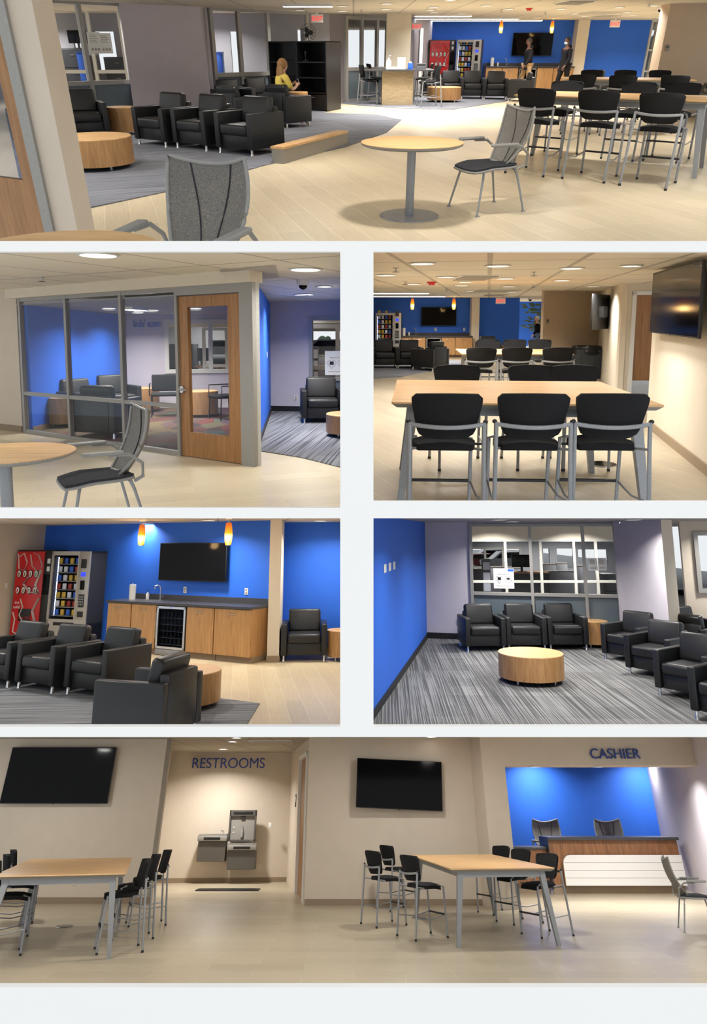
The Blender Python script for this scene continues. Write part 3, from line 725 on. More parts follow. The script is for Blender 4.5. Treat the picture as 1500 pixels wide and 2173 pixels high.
def heart_poster(x, y, rz, z, w, h, label):
    t = T('poster', label, 'poster'); B().box(-w/2, w/2, -.01, 0, -h/2, h/2).build('sheet', 'paper', t, False)
    B().box(w*.2, w*.49, -.013, -.0102, h*.36, h*.48).build('blue_label', 'bluepack', t, False)
    for s in (-1, 1):
        pts = [(s*w*.22+w*.19*(16*math.sin(a)**3)/17, -.013, -h*.04+w*.012*(13*math.cos(a)-5*math.cos(2*a)-2*math.cos(3*a)-math.cos(4*a))) for a in [k*2*pi/28 for k in range(29)]]
        B().tube(pts, w*.006, 6).build('heart_outline', 'black', t)
        if s < 0: B().box(-w*.3, -w*.13, -.014, -.0102, -h*.08, h*.06).build('box_picture', 'black', t, False)
        else: B().ball((w*.22, -.0125, -h*.01), w*.1, (1, .02, .5)).build('car_picture', 'black', t)
    words('lettering', 'Made for each other', w*.07, 'black', '', '', 0, -.0125, 0, h*.2, .002, t)
    B().box(-w*.36, w*.36, -.0115, -.0102, -h*.38, -h*.35).build('small_print', 'ventgrey', t, False)
    return put(t, x, y, rz, z)
def car(x, y, rz, label, mat='carwhite', z=0, sc=1):
    t = T('parked_car', label, 'car')
    prof = [(-2.2, .35), (-2.25, .75), (-1.5, .92), (-.9, 1.42), (.8, 1.45), (1.6, .95), (2.2, .85), (2.25, .4)]
    B().hull8([(a, -.85, b) for a, b in prof], [(a, .85, b) for a, b in prof]).build('body', mat, t, False)
    g = [(-1.3, .95), (-.82, 1.34), (.72, 1.36), (1.3, .97)]
    B().hull8([(a, -.87, b) for a, b in g], [(a, .87, b) for a, b in g]).build('side_window', 'screen', t, False)
    for a in (-1.4, 1.4):
        for s in (-1, 1):
            b = B().lathe([(0, 0), (.34, 0), (.34, .2), (0, .2)], 20); bmesh.ops.transform(b.bm, matrix=Matrix.Translation((a, s*.72+.1, .34)) @ Matrix.Rotation(pi/2, 4, 'X'), verts=b.bm.verts); b.build('wheel', 'tyre', t)
    put(t, x, y, rz, z); t.matrix_world = t.matrix_world @ Matrix.Scale(sc, 4) if sc != 1 else t.matrix_world
    return t
def bushes(x0, x1, y, h, label, name='tree_line', n=40):
    m = B()
    for k in range(n):
        xx = x0+(x1-x0)*(k+random.random())/n; hh = h*random.uniform(.5, 1)
        for q in range(5): m.ball((xx+random.uniform(-.4, .4), y+random.uniform(-.5, .5), hh*(q+1)/5*.95), h*random.uniform(.12, .2), (1, 1, 1.1), 8)
    o = m.build(name, 'leaf'); tag(o, label, 'trees'); o['kind'] = 'stuff'; return put(o, 0, 0)
def cubicle(x, y, rz, w, h, label, mat='cubicle', name='cubicle_panel', d=.06, z=0):
    t = T(name, label, 'partition'); B().box(-w/2, w/2, 0, d, .02, h, .01).build('panel', mat, t); B().box(-w/2, w/2, -.005, d+.005, h, h+.025).build('top_cap', 'edge', t); return put(t, x, y, rz, z)
def monitor(x, y, rz, z, label, mat='screen'):
    t = T('computer_monitor', label, 'monitor'); B().box(-.27, .27, -.02, .02, .12, .45, .006).build('screen', mat, t); B().box(-.03, .03, -.01, .03, 0, .2).build('stand', 'black', t); B().box(-.12, .12, -.08, .08, 0, .012).build('foot', 'black', t); return put(t, x, y, rz, z)
def ledge_cabinet(x, y, rz, w, h, d, label, mat='cubedark'):
    t = T('filing_cabinet', label, 'cabinet'); B().box(-w/2, w/2, 0, d, 0, h, .006).build('body', mat, t)
    n = max(2, int(h/.4))
    for k in range(n):
        f = B().box(-w/2+.02, w/2-.02, -.02, -.001, .04+k*(h-.06)/n, .02+(k+1)*(h-.06)/n).build('drawer', mat, t, False); B().box(-.06, .06, -.035, -.021, .02+(k+.7)*(h-.06)/n, .035+(k+.7)*(h-.06)/n).build('handle', 'edge', f, False)
    return put(t, x, y, rz)
def guest_chair():
    t = T('guest_chair'); B().box(-.25, .25, -.25, .22, .42, .48, .03, 3).build('seat', 'fabric', t); B().box(-.25, .25, .2, .26, .52, .86, .03, 3, mat=Matrix.Rotation(-.12, 4, 'X')).build('backrest', 'fabric', t)
    for s in (-1, 1):
        for y in (-.22, .22): B().tube([(s*.24, y, 0), (s*.24, y*.9, .44)], .011).build('leg', 'black', t)
        B().tube([(s*.27, -.2, .44), (s*.27, -.2, .66), (s*.27, .22, .66)], .012).build('armrest', 'black', t)
    return t
ARM = lambda label, x, y, rz, group=None: inst('arm', make_armchair, label, 'armchair', group, x, y, rz)
BAR = lambda label, x, y, rz, group=None: inst('bar', make_bar_chair, label, 'bar chair', group, x, y, rz)
MSH = lambda label, x, y, rz, group=None: inst('msh', make_mesh_chair, label, 'chair', group, x, y, rz)
def slab(name, poly, z, mat, up=True, th=.02):
    return struct(name, B().prism(poly, z-th, z) if up else B().prism(poly, z, z+th), mat)

# ================================================================ TOP ROOM: the long lounge
use(1)
V1 = 'top view'
CEIL1 = 2.36; YB1 = 27.805
M['floor1'] = planks('beige_plank_tile', (212, 196, 166), (228, 214, 186), (1.5, .25), 1.25)
M['carpet1'] = carpet('grey_carpet_top', (132, 134, 142), (104, 106, 114), (.9, .9), 1.2, 30)
M['ceil1'] = ceiling_tiles('ceiling_tiles_top', (214, 205, 188), (1.3, 2.6))
slab('floor', [(-22, 1), (22, 1), (22, YB1+16), (-22, YB1+16)], 0, 'floor1')
slab('ceiling', [(-22, 3), (22, 3), (22, YB1+16), (-22, YB1+16)], CEIL1, 'ceil1', False)
slab('floor_carpet', [(-3.183, 6.534), (-2.048, 8.249), (-1.287, 9.975), (-0.121, 12.011), (0.656, 14.124), (1.123, 16.727), (0.593, 18.067), (-0.731, 18.606), (-0.883, 22.624), (-5.647, 19.177), (-9, 18.606)], .012, 'carpet1', th=.011)
slab('floor_carpet', [(-0.43, 22.033), (0.138, 21.112), (1.433, 19.94), (2.695, 19.628), (4.708, 22.624), (5.965, 25.582), (0.166, 25.582)], .012, 'carpet1', th=.011)
# far blue wall, white pillar, entry window
wall('wall_back', (2.705, 27.805), (8.116, 27.805), 0, CEIL1, 'blue')
struct('wall_pillar', B().box(8.064, 8.483, YB1-.5, YB1+.2, 0, CEIL1), 'cream')
wall('wall_back', (8.483, 27.805), (10.857, 27.805), 0, CEIL1, 'blue')
storefront('window_1', (10.857, 27.805), (12.771, 29.063), 0, CEIL1, [0.05, 0.368], [.7, 1.4], 'alulight')
wall('wall_back', (11.474, 28.739), (12.771, 29.063), 0, CEIL1, 'blue')
wall('wall_right', (7.118, 17.311), (9.237, 17.311), 0, CEIL1, 'tan', .5)
skirting('baseboard_right', (7.118, 17.311), (9.237, 17.311))
# left side: door leaf and jamb nearest the viewer
struct('wall_left', B().box(-2.29, -2.122, 5.096, 5.446, 0, CEIL1), 'beige')
struct('trim_1', B().box(-2.36, -2.29, 5.056, 5.196, 0, CEIL1), 'alu')
dr = B(); f = frame(-2.36, 5.126, pi-.5)
dr.box(0, .13, -.025, .025, 0, CEIL1-.1, mat=f); dr.box(.8, .95, -.025, .025, 0, CEIL1-.1, mat=f); dr.box(.13, .8, -.025, .025, 0, .62, mat=f); dr.box(.13, .8, -.025, .025, 2.1, CEIL1-.1, mat=f)
d = struct('door_1', dr, 'oakdoor'); B().box(.13, .8, -.004, .004, .62, 2.1, mat=f).build('door_glass', 'dimglass', d, False)
# window wall on the left
storefront('window_2', (-7.01, 15.369), (1.264, 24.36), 0, 2.401, [0.354, 0.838, 1.606, 2.622, 4.331], [0.787], 'alu', .09, .1, 'glass', True)
storefront('window_3', (-7.01, 15.369), (1.264, 24.36), 0, 2.401, [5.074, 5.941, 6.936, 8.394], [0.862], 'alu', .1, .1, 'glass', True)
wall('wall_left', (-7.01, 15.369), (1.264, 24.36), 2.401, CEIL1, 'cream')
struct('wall_left', B().prism([(-5.198, 17.073), (-3.714, 18.606), (-3.783, 20.427), (-5.417, 19.177)], 0, CEIL1), 'lav')
wall('wall_left', (-1.605, 23.246), (-0.178, 23.68), 0, CEIL1, 'lav')
storefront('window_4', (-0.241, 22.424), (1.077, 23.68), 0, CEIL1-.05, [0.03, 0.672, 1.331, 1.777], [0.91], 'alu', .09, .1, 'glass', True)
wall('wall_left', (2.035, 25.329), (2.789, 26.929), 0, CEIL1, 'lav')
struct('door_2', B().box(2.184, 2.28, 24.735, 25.329, 0, 2.05), 'alulight')
# office behind the left windows
wall('wall_office', (-9.866, 22.137), (-0.695, 22.137), 0, CEIL1, 'officewall', .1, [(1.64, 1.876, .9, 1.9), (2.293, 2.849, .9, 1.9), (6.253, 6.476, .3, 1.9), (8.227, 8.449, .5, 2.0)])
for nm, xs in (('window_5', (-8.306, -7.531)), ('window_6', (-7.281, -6.414))):
    storefront(nm, (xs[0], 20.937), (xs[1], 20.937), .0, 2.446, [0, xs[1]-xs[0]], [0.89], 'alulight', .09, .08)
struct('wall_office_header', B().box(-8.543, -6.309, 20.987, 21.087, 2.446, CEIL1), 'cream')
ledge_cabinet(-8.098, 21.537, 0, 0.631, 1.476, .4, 'dark filing cabinet seen behind the left pane of the office window in the '+V1)
ledge_cabinet(-6.791, 21.337, 0, 0.736, 1.251, .4, 'dark cabinet seen through the pane next to the lavender wall in the '+V1)
monitor(-7.909, 21.637, 0, 1.476, 'computer monitor on the dark filing cabinet behind the window of the '+V1)
t = T('recycling_bin', 'blue bin standing behind the left office window of the '+V1, 'bin'); B().box(-.12, .12, 0, .3, 0, 1.36, .02).build('bin_body', 'bluepack', t); B().box(-.13, .13, -.01, .31, 1.36, 1.383).build('lid', 'bluepack', t); put(t, -7.722, 21.137)
t = T('recycling_bin', 'tall blue bin behind the window beside the lavender wall end in the '+V1, 'bin'); B().box(-.11, .11, 0, .3, 0, 1.338, .02).build('bin_body', 'bluepack', t); B().box(-.12, .12, -.01, .31, 1.338, 1.384).build('lid', 'bluepack', t); put(t, -3.798, 20.937)
picture_frame_sign(-5.737, 16.683, 0.827, 1.583, .3, .42, 'white paper notice taped on the window mullion, left sheet, in the '+V1, '')
picture_frame_sign(-5.56, 16.874, 0.827, 1.575, .3, .4, 'greyish paper notice taped on the window, right sheet, in the '+V1, '')
# armchairs
for p, lb in zip([(-3.256, 12.384), (-2.472, 11.891), (-1.653, 11.323)], ['left', 'middle', 'right and nearest']):
    ARM('black leather armchair, %s of the angled three near the divider, %s' % (lb, V1), p[0], p[1], -.62, 'angled row of armchairs in the '+V1)
ARM('black leather armchair holding the seated blond woman in the '+V1, -1.443, 15.369, 2.45)
ARM('black leather armchair with open front between door jamb and side drum in the '+V1, -5.023, 13.346, .45)
ARM('black leather armchair mostly hidden by the left door jamb in the '+V1, -5.249, 12.011, .8)
ARM('black leather armchair in the far pair behind the angled row, left one, '+V1, -2.938, 17.681, .7)
ARM('black leather armchair in the far pair behind the angled row, right one, '+V1, -2.402, 18.606, .6)
ARM('black leather armchair turned away, only its headrest showing above the angled row, '+V1, -2.421, 14.993, 2.5)
inst('drums1', make_drum(.27, .5), 'tall narrow oak drum side table between armchairs in the '+V1, 'side table', None, -4.469, 13.803)
inst('drumc1', make_drum(.52, .42), 'wide low oak drum coffee table on grey carpet at left of the '+V1, 'coffee table', None, -3.62, 9.806)
inst('drums1', None, 'small oak drum table just behind the seated woman in the '+V1, 'side table', None, -1.439, 18.606)
for u, p, lb in ((0, (2.657, 24.835), 'leftmost'), (1, (3.24, 24.36), 'second from left'), (2, (3.915, 24.129), 'third from left'), (3, (4.639, 23.903), 'rightmost')):
    ARM('black leather armchair, %s in the row before the vending machines, %s' % (lb, V1), p[0], p[1], .08*(1-u), 'back row of armchairs in the '+V1)
ARM('black leather armchair seen from its side ending the back row, '+V1, 5.285, 23.035, -1.85)
inst('drumc1', None, 'low oak drum coffee table before the back armchair row in the '+V1, 'coffee table', None, 2.81, 22.624)
ARM('black leather armchair against the blue wall right of the white pillar in the '+V1, 8.323, 25.08, 0)
# low divider
t = T('low_divider', 'low steel divider with a wooden cap along the carpet edge in the '+V1, 'divider')
ln = 2.298
B().box(0, ln, 0, .2, 0, .2, .004).build('steel_body', 'planter', t, False); B().box(-.01, ln+.01, -.01, .21, .2, .235, .003).build('wooden_cap', 'oak', t, False)
put(t, -1.012, 10.149, 1.162)
# round tables and mesh chairs
inst('round1', make_round_table(.49, .7), 'round oak-topped table on a grey pedestal in the middle of the '+V1, 'table', None, 0.563, 6.78)
inst('round1', None, 'round oak-topped table cut off at the lower left of the '+V1, 'table', None, -1.317, 2.813)
MSH('grey mesh-back chair facing left beside the round table in the '+V1, 1.369, 7.089, -1.15)
MSH('large grey mesh-back chair nearest the viewer in the '+V1, -0.883, 3.421, -.28)
# high tables
inst('high1', make_high_table(2.55, 1.15), 'long oak high table with grey splayed legs, nearer one in the '+V1, 'table', None, 3.617, 9.975, -0.519)
inst('high1', None, 'long oak high table, farther one behind the nearer table in the '+V1, 'table', None, 5.758, 15.564, -0.195)
for p, lb in (((2.489, 9.484), 'left'), ((3.135, 9.037), 'middle'), ((3.708, 8.561), 'right')):
    BAR('black bar chair seen from behind, %s of three at the nearer high table, %s' % (lb, V1), p[0], p[1], pi+-0.648, 'near-side bar chairs at the nearer high table of the '+V1)
for p, lb in (((3.117, 11.007), 'left'), ((4.108, 10.706), 'middle'), ((4.679, 10.514), 'right')):
    BAR('black bar chair facing us, %s of three across the nearer high table, %s' % (lb, V1), p[0], p[1], -0.648, 'far-side bar chairs at the nearer high table of the '+V1)
for p, lb in (((4.394, 14.207), 'left'), ((5.074, 13.962), 'middle'), ((5.983, 13.803), 'right')):
    BAR('black bar chair seen from behind, %s of three at the farther high table, %s' % (lb, V1), p[0], p[1], pi+-0.195, 'near-side bar chairs at the farther high table of the '+V1)
for p, lb in (((5.449, 16.614), 'left'), ((6.175, 16.503), 'middle'), ((6.913, 16.394), 'right')):
    BAR('black bar chair facing us, %s of three across the farther high table, %s' % (lb, V1), p[0], p[1], 0, 'far-side bar chairs at the farther high table of the '+V1)
inst('bin', make_bin, 'dark grey trash can with black liner at the right edge of the '+V1, 'trash can', None, 8.118, 16.179)
# table round the pillar
t = T('column_table', 'high table with dark top and wood-look tiled base around the pillar in the '+V1, 'table')
B().box(-.5, .4, -.32, .3, 0, .9).build('tiled_base', 'tilewood', t, False); B().box(-1.02, .95, -.6, .5, .9, .945, .005).build('table_top', 'stone', t, False)
put(t, 1.326, 21.471)
struct('wall_pillar', B().box(0.974, 1.694, 22.324, 22.824, .946, CEIL1), 'cream')
BAR('black bar chair left of the pillar table, outer one, in the '+V1, 0.508, 21.656, 1.4, 'bar chairs at the pillar table in the '+V1)
BAR('black bar chair left of the pillar table, inner one, in the '+V1, 0.755, 23.246, 1.7, 'bar chairs at the pillar table in the '+V1)
BAR('black bar chair right of the pillar table, nearer one, in the '+V1, 2.1, 20.764, -1.4, 'bar chairs at the pillar table in the '+V1)
BAR('black bar chair right of the pillar table, farther one, in the '+V1, 2.141, 23.035, -1.7, 'bar chairs at the pillar table in the '+V1)
t = T('sanitizer_bottle', 'white pump bottle of hand sanitizer on the pillar table in the '+V1, 'bottle'); B().lathe([(0, 0), (.07, 0), (.075, .2), (.03, .25), (.03, .28), (0, .28)], 20).build('bottle', 'white', t); B().tube([(0, 0, .28), (0, 0, .34), (.06, 0, .34)], .014).build('pump', 'palepack', t)
put(t, 0.995, 21.021, 0, .945)
t = T('tabletop_sign', 'small white framed notice standing on the pillar table in the '+V1, 'sign'); B().box(-.11, .11, -.01, .01, 0, .3, .003).build('frame', 'white', t); B().box(-.08, .08, -.0125, -.0105, .04, .26).build('sheet', 'palepack', t, False)
put(t, 1.358, 21.021, 0, .945)
t = T('wipes_pack', 'flat pale blue pack of wipes on the pillar table in the '+V1, 'box'); B().box(-.12, .12, -.06, .06, 0, .06, .01).build('pack', 'palepack', t); B().box(-.05, .05, -.03, .03, .06, .07, .003).build('flap', 'white', t)
put(t, 1.14, 20.921, 0, .945)
t = T('tissue_box', 'blue and white tissue box on the pillar table in the '+V1, 'box'); B().box(-.07, .07, -.07, .07, 0, .16, .004).build('box', 'bluepack', t); B().ball((0, 0, .17), .04, (1, .6, .8)).build('tissue', 'white', t)
put(t, 1.61, 21.021, 0, .945)
t = T('desk_caddy', 'small dark caddy at the right end of the pillar table in the '+V1, 'box'); B().box(-.14, .14, -.07, .07, 0, .15, .004).build('body', 'cubicle', t); B().box(-.12, .12, -.072, -.07, .09, .13).build('front_slot', 'black', t)
put(t, 1.926, 21.121, 0, .945)
# bookcases
def bookcase(x, y, rz, w, h, d, label):
    t = T('bookcase', label, 'bookcase', 'black bookcases in the '+V1)
    m = B(); m.box(-w/2, -w/2+.03, 0, d, 0, h); m.box(w/2-.03, w/2, 0, d, 0, h); m.box(-w/2, w/2, d-.02, d, 0, h); m.box(-w/2, w/2, 0, d, h-.03, h); m.build('carcass', 'blackmetal', t, False)
    for k in range(3): B().box(-w/2+.03, w/2-.03, .02, d-.02, .42+k*.36, .45+k*.36).build('shelf', 'blackmetal', t, False)
    dr_ = B().box(-w/2+.02, w/2-.02, -.02, .0, .04, .4, .003).build('drawer', 'blackmetal', t, False); B().box(-.08, .08, -.035, -.021, .33, .345).build('handle', 'edge', dr_, False)
    return put(t, x, y, rz)
bookcase(-1.874, 19.628, -.38, .8, 1.637, .45, 'open black bookcase, left of the two, in the '+V1)
bookcase(-1.092, 19.177, -.38, .85, 1.637, .95, 'open black bookcase, right and deeper of the two, in the '+V1)
t = T('desk_fan', 'black round desk fan on top of the right bookcase in the '+V1, 'fan')
B().lathe([(0, 0), (.12, 0), (.1, .02), (0, .02)], 20).build('base', 'black', t); B().tube([(0, 0, .02), (0, .02, .2)], .012).build('stem', 'black', t)
cage = B()
for r in (.08, .14, .2): cage.tube([(r*math.cos(a), -.02, .2+r*math.sin(a)) for a in [k*2*pi/24 for k in range(25)]], .005, 6)
for k in range(12): cage.tube([(0, -.02, .2), (.2*math.cos(k*pi/6), -.02, .2+.2*math.sin(k*pi/6))], .003, 5)
cage.build('cage', 'black', t)
for k in range(3): B().ball((.07*math.cos(k*2.09), .0, .2+.07*math.sin(k*2.09)), .06, (1, .1, 1)).build('blade', 'blackmetal', t)
put(t, -1.301, 21.471, 0, 1.637); t.location = (RM[1] @ Vector((-1.193, 19.928, 1.637)))
t = T('trophy', 'small figurine trophy on the upper shelf of the right bookcase in the '+V1, 'trophy'); B().lathe([(0, 0), (.05, 0), (.05, .03), (.015, .05), (.012, .12), (.04, .18), (.03, .24), (0, .25)], 16).build('cup', 'bronze', t); B().box(-.06, .06, -.06, .06, 0, .03).build('plinth', 'black', t)
put(t, -1.264, 19.625, 0, 1.17)
# far wall fittings
drink_machine(3.163, 26.929, -.03, V1, .93, 1.728)
snack_machine(4.14, 26.649, -.25, V1, .85, 1.728)
t0 = (4.855, 27.805)
kitchenette(t0[0], t0[1]-.02, 0, 3.261, V1, 0.877)
inst('tv1', make_tv(1.481, 0.749), 'flat black television on the blue back wall in the '+V1, 'television', None, 6.586, YB1-.1, 0, 1.592)
for u, lb in ((5.107, 'left'), (6.87, 'right')):
    inst('pend1', make_pendant(.02), 'amber glass pendant lamp, %s of the two before the blue wall, %s' % (lb, V1), 'pendant lamp', 'amber pendants in the '+V1, u, YB1-1.5, 0, CEIL1-.44)
inst('exit', make_exit, 'lit red exit sign under the ceiling by the entry window in the '+V1, 'exit sign', None, 8.512, YB1-3, 0, 2.167)
inst('exit', None, 'lit red exit sign above the left bookcase in the '+V1, 'exit sign', None, -0.994, 20.937, 0, 2.192)
inst('exit', None, 'lit red exit sign just right of the pillar in the '+V1, 'exit sign', None, 2.062, 24.835, 0, 2.095)
t = T('thermostat', 'small round thermostat on the tan wall in the '+V1, 'thermostat'); B().box(-.045, .045, -.03, 0, -.06, .06, .02).build('cover', 'edge', t); B().box(-.02, .02, -.033, -.03, 0, .03).build('display', 'black', t)
put(t, 7.231, 17.311, 0, 1.481)
inst('dome', make_dome, 'white dome security camera at the end of the tan wall in the '+V1, 'security camera', None, 7.315, 18.311, 0, CEIL1)
# ceiling fittings
for x, y in [(4.396, 19.241)]: inst('smoke_red', make_detector('red'), 'red smoke detector on the ceiling of the '+V1, 'smoke detector', None, x, y, 0, CEIL1)
DL = [(-0.26, 18.17), (0.74, 17.22), (-0.30, 20.70), (0.83, 19.70), (3.10, 17.98), (5.26, 19.47), (6.48, 18.80), (7.56, 21.24), (1.96, 18.80), (3.99, 19.70), (6.37, 22.11), (7.26, 24.08), (8.53, 23.38), (-1.40, 20.19), (2.27, 21.52), (3.12, 22.11)]
for i, (x, y) in enumerate(DL): downlight(x, y, CEIL1, V1, lamp=(i < 9))
for x, y, pw in [(-3.2, 8, .5), (.6, 6.5, .5), (3.6, 7.5, .6), (-.8, 10, .7), (3.2, 11, .9), (-6, 11, .8), (-5.2, 9.5, 1.1), (-7.4, 13, 1.3), (-2.5, 14, 1), (6.4, 13, 1), (2, 16, 1.4), (7, 18, 1.6), (-6, 17, 1.2), (2, 20, 1.2), (6, 25, 2.6), (10, 25, 2.8), (2.5, 24, 2.5), (13, 24, 2.5), (-9, 21, 2.5), (-4, 21, 2)]: downlight(x, y, CEIL1, V1, pw=pw)  # extra downlights added to brighten the room, its far wall and the office
for x, y in [(0.20, 19.95), (3.85, 19.95), (5.31, 21.24), (6.68, 17.40)]: inst('spr', make_sprinkler, 'small ceiling sprinkler in the '+V1, 'sprinkler', 'sprinklers in the '+V1, x, y, 0, CEIL1)
for (x, y), (x2, y2) in [((-1.612, 17.591), (-0.473, 17.591)), ((1.843, 23.051), (3.544, 23.051)), ((2.019, 25.202), (5.435, 25.202)), ((2.155, 26.879), (6.632, 26.879))]:
    inst('strip%.2f' % (x2-x), make_strip(x2-x, .3), 'long bright linear light fixed to the ceiling of the '+V1, 'ceiling light', 'linear ceiling lights of the '+V1, (x+x2)/2, y, 0, CEIL1)
inst('vent', make_vent(), 'white louvred air vent in the ceiling, nearer one, '+V1, 'air vent', None, 4.769, 16.699, 0, CEIL1)
inst('vent', None, 'white louvred air vent in the ceiling before the exit sign, '+V1, 'air vent', None, 7.84, 23.725, 0, CEIL1)
inst('retg', make_panel(.5, .9), 'grey perforated return grille in the ceiling of the '+V1, 'air vent', None, 6.995, 21.813, 0, CEIL1)
# people
person('person in black hooded jacket and khaki trousers walking left past the cabinets, '+V1, 6.179, 26.374, -1.5, 1.775, 'skin2', 'jacket', 'khaki', hood=True)
person('person in black jacket, dark trousers and pale face mask walking left, '+V1, 7.291, 25.582, -1.2, 1.795, 'skin2', 'jacket', 'jacket', mask=True, hood=True)
person('person in dark coat seen from behind at the entry window, '+V1, 10.889, 26.374, 2.6, 1.775, 'skin1', 'jacket', 'jacket', 'hairdark', .05)
def seated_woman(x, y, rz):
    t = T('person', 'seated person with long blond hair and yellow top, seen from behind, holding a phone', 'person')
    J = [((0, .08, .5), .13), ((0, .1, .68), .11), ((0, .08, .86), .12), ((0, .06, .97), .07), ((0, .04, 1.04), .045), ((0, .02, 1.13), .07), ((0, .02, 1.2), .075),
         ((-.1, -.02, .52), .09), ((-.12, -.38, .52), .06), ((-.12, -.42, .08), .038), ((-.12, -.52, .04), .035), ((.1, -.02, .52), .09), ((.12, -.38, .52), .06), ((.12, -.42, .08), .038), ((.12, -.52, .04), .035),
         ((-.16, .06, .94), .05), ((-.23, -.02, .72), .04), ((-.12, -.2, .76), .03), ((-.06, -.25, .8), .03), ((.16, .06, .94), .05), ((.25, -.02, .72), .04), ((.16, -.22, .78), .03), ((.1, -.27, .82), .03)]
    Lk = [(0, 1), (1, 2), (2, 3), (3, 4), (4, 5), (5, 6), (0, 7), (7, 8), (8, 9), (9, 10), (0, 11), (11, 12), (12, 13), (13, 14), (3, 15), (15, 16), (16, 17), (17, 18), (3, 19), (19, 20), (20, 21), (21, 22)]
    for h in (18, 22):
        hx, hy, hz = J[h][0]
        for f in range(4):
            b = len(J); J.append(((hx+(f-1.5)*.012, hy-.05, hz+.02+(f-1.5)*.01), .01)); J.append(((hx+(f-1.5)*.012, hy-.08-.006*(f in (1, 2)), hz+.035+(f-1.5)*.01), .008)); Lk += [(h, b), (b, b+1)]
        b = len(J); J.append(((hx+(.03 if hx < 0 else -.03), hy-.02, hz+.04), .01)); Lk.append((h, b))
    skin_mesh('body', J, Lk, 'skin1', t)
    B().ball((0, .02, 1.17), .095, (.85, 1, 1.2)).build('head', 'skin1', t)
    hr = B(); hr.ball((0, .04, 1.19), .108, (.95, 1.02, 1.1)); hr.ball((0, .1, 1.02), .12, (1.0, .5, 1.6)); hr.ball((0, .12, .9), .11, (1.15, .45, 1.3)); hr.build('hair', 'hairblond', t)
    skin_mesh('top', [(J[i][0], J[i][1]+.02) for i in (0, 1, 2, 3, 15, 16, 19, 20)], [(0, 1), (1, 2), (2, 3), (3, 4), (4, 5), (3, 6), (6, 7)], 'yellow', t)
    skin_mesh('trousers', [(J[i][0], J[i][1]+.015) for i in (0, 7, 8, 9, 11, 12, 13)], [(0, 1), (1, 2), (2, 3), (0, 4), (4, 5), (5, 6)], 'jeans', t)
    return put(t, x, y, rz)
seated_woman(-1.443, 15.369, 2.2)
t = T('phone', 'small phone held up by the seated blond woman', 'phone'); B().box(-.035, .035, -.005, .005, -.07, .07, .004).build('case', 'palepack', t); B().box(-.03, .03, -.0065, -.0055, -.06, .06).build('screen', 'screen', t)
ph = frame(-1.443, 15.369, 2.2) @ Vector((.02, -.33, .84)); put(t, ph.x, ph.y, 2.2+pi, ph.z)
# outside, beyond the entry window
struct('ground', B().box(13.401, 40, YB1+.6, YB1+40, -.06, -.03), 'asphalt')
bushes(15.484, 18.108, YB1+14, 2.0, 'leafy trees far outside the entry window of the '+V1, n=12)

# ================================================================ MIDDLE LEFT ROOM: the glazed kids' zone
use(2)
V2 = "kids' zone view"
CEIL2 = 2.332
M['floor2'] = planks('beige_plank_tile_two', (206, 192, 164), (190, 176, 148), (1.5, .3), -.35, mortar=.004)
M['carpet2'] = carpet('striped_carpet_two', (138, 140, 146), (84, 86, 92), (.6, 1.2), .12, 40)
M['ceil2'] = ceiling_tiles('ceiling_tiles_two', (238, 228, 208), (1.0, 1.9), .5)
M['confetti'] = confetti('patterned_carpet')
YK = 14.177
slab('floor', [(-14, 1.5), (10, 1.5), (10, 34), (-14, 34)], 0, 'floor2')
slab('ceiling', [(-14, 2), (10, 2), (10, 34), (-14, 34)], CEIL2, 'ceil2', False)
slab('floor_carpet', [(-1.319, 8.952), (-0.668, 8.402), (0.054, 7.48), (0.516, 14.374), (-1.806, 14.374)], .012, 'carpet2', th=.011)
# glazed partition
st = [0.125, 1.404, 2.737, 3.9]
z0, z1 = 0, 2.116
storefront('window_7', (-5.482, 10.838), (-1.261, 7.914), 0, 2.188, st, [0.651], 'alu', .055, .07)
f = frame(-5.482, 10.838, -0.606)
m = B(); m.box(st[3]+.03, 3.95, -.06, .06, 0, 2.188, mat=f); m.box(3.95, 5.056, -.06, .06, 2.08, 2.188, mat=f); m.box(5.056, 5.271, -.06, .06, 0, 2.188, mat=f)
struct('trim_2', m, 'alu')
struct('wall_header', B().box(-.15, 5.271, -.1, .12, 2.188, CEIL2, mat=f), 'cream')
# door
ds, de, dz = 3.95+.01, 5.056-.01, 2.068
g0, g1, gz0, gz1 = 4.121, 4.833, 0.33, 1.93
m = B(); m.box(ds, g0, -.03, .02, .01, dz, mat=f); m.box(g1, de, -.03, .02, .01, dz, mat=f); m.box(g0, g1, -.03, .02, .01, gz0, mat=f); m.box(g0, g1, -.03, .02, gz1, dz, mat=f)
d = struct('door_3', m, 'oakdoor'); B().box(g0, g1, -.008, -.002, gz0, gz1, mat=f).build('door_glass', 'glass', d, False)
h = B(); h.lathe([(0, 0), (.045, 0), (.045, .02), (0, .02)], 24); bmesh.ops.transform(h.bm, matrix=f @ Matrix.Translation((3.99, -.03, 0.877)) @ Matrix.Rotation(pi/2, 4, 'X'), verts=h.bm.verts)
h.tube([f @ Vector((3.99, -.04, 0.877)), f @ Vector((3.99, -.09, 0.877)), f @ Vector((3.99+.14, -.09, 0.877))], .013); h.build('door_handle', 'chrome', d)
words('window_lettering', "kids' zone", 0.144, 'navy', "blue kids' zone lettering on the glass partition", 'lettering', -2.794, 8.968, -0.606, 1.691, .003)
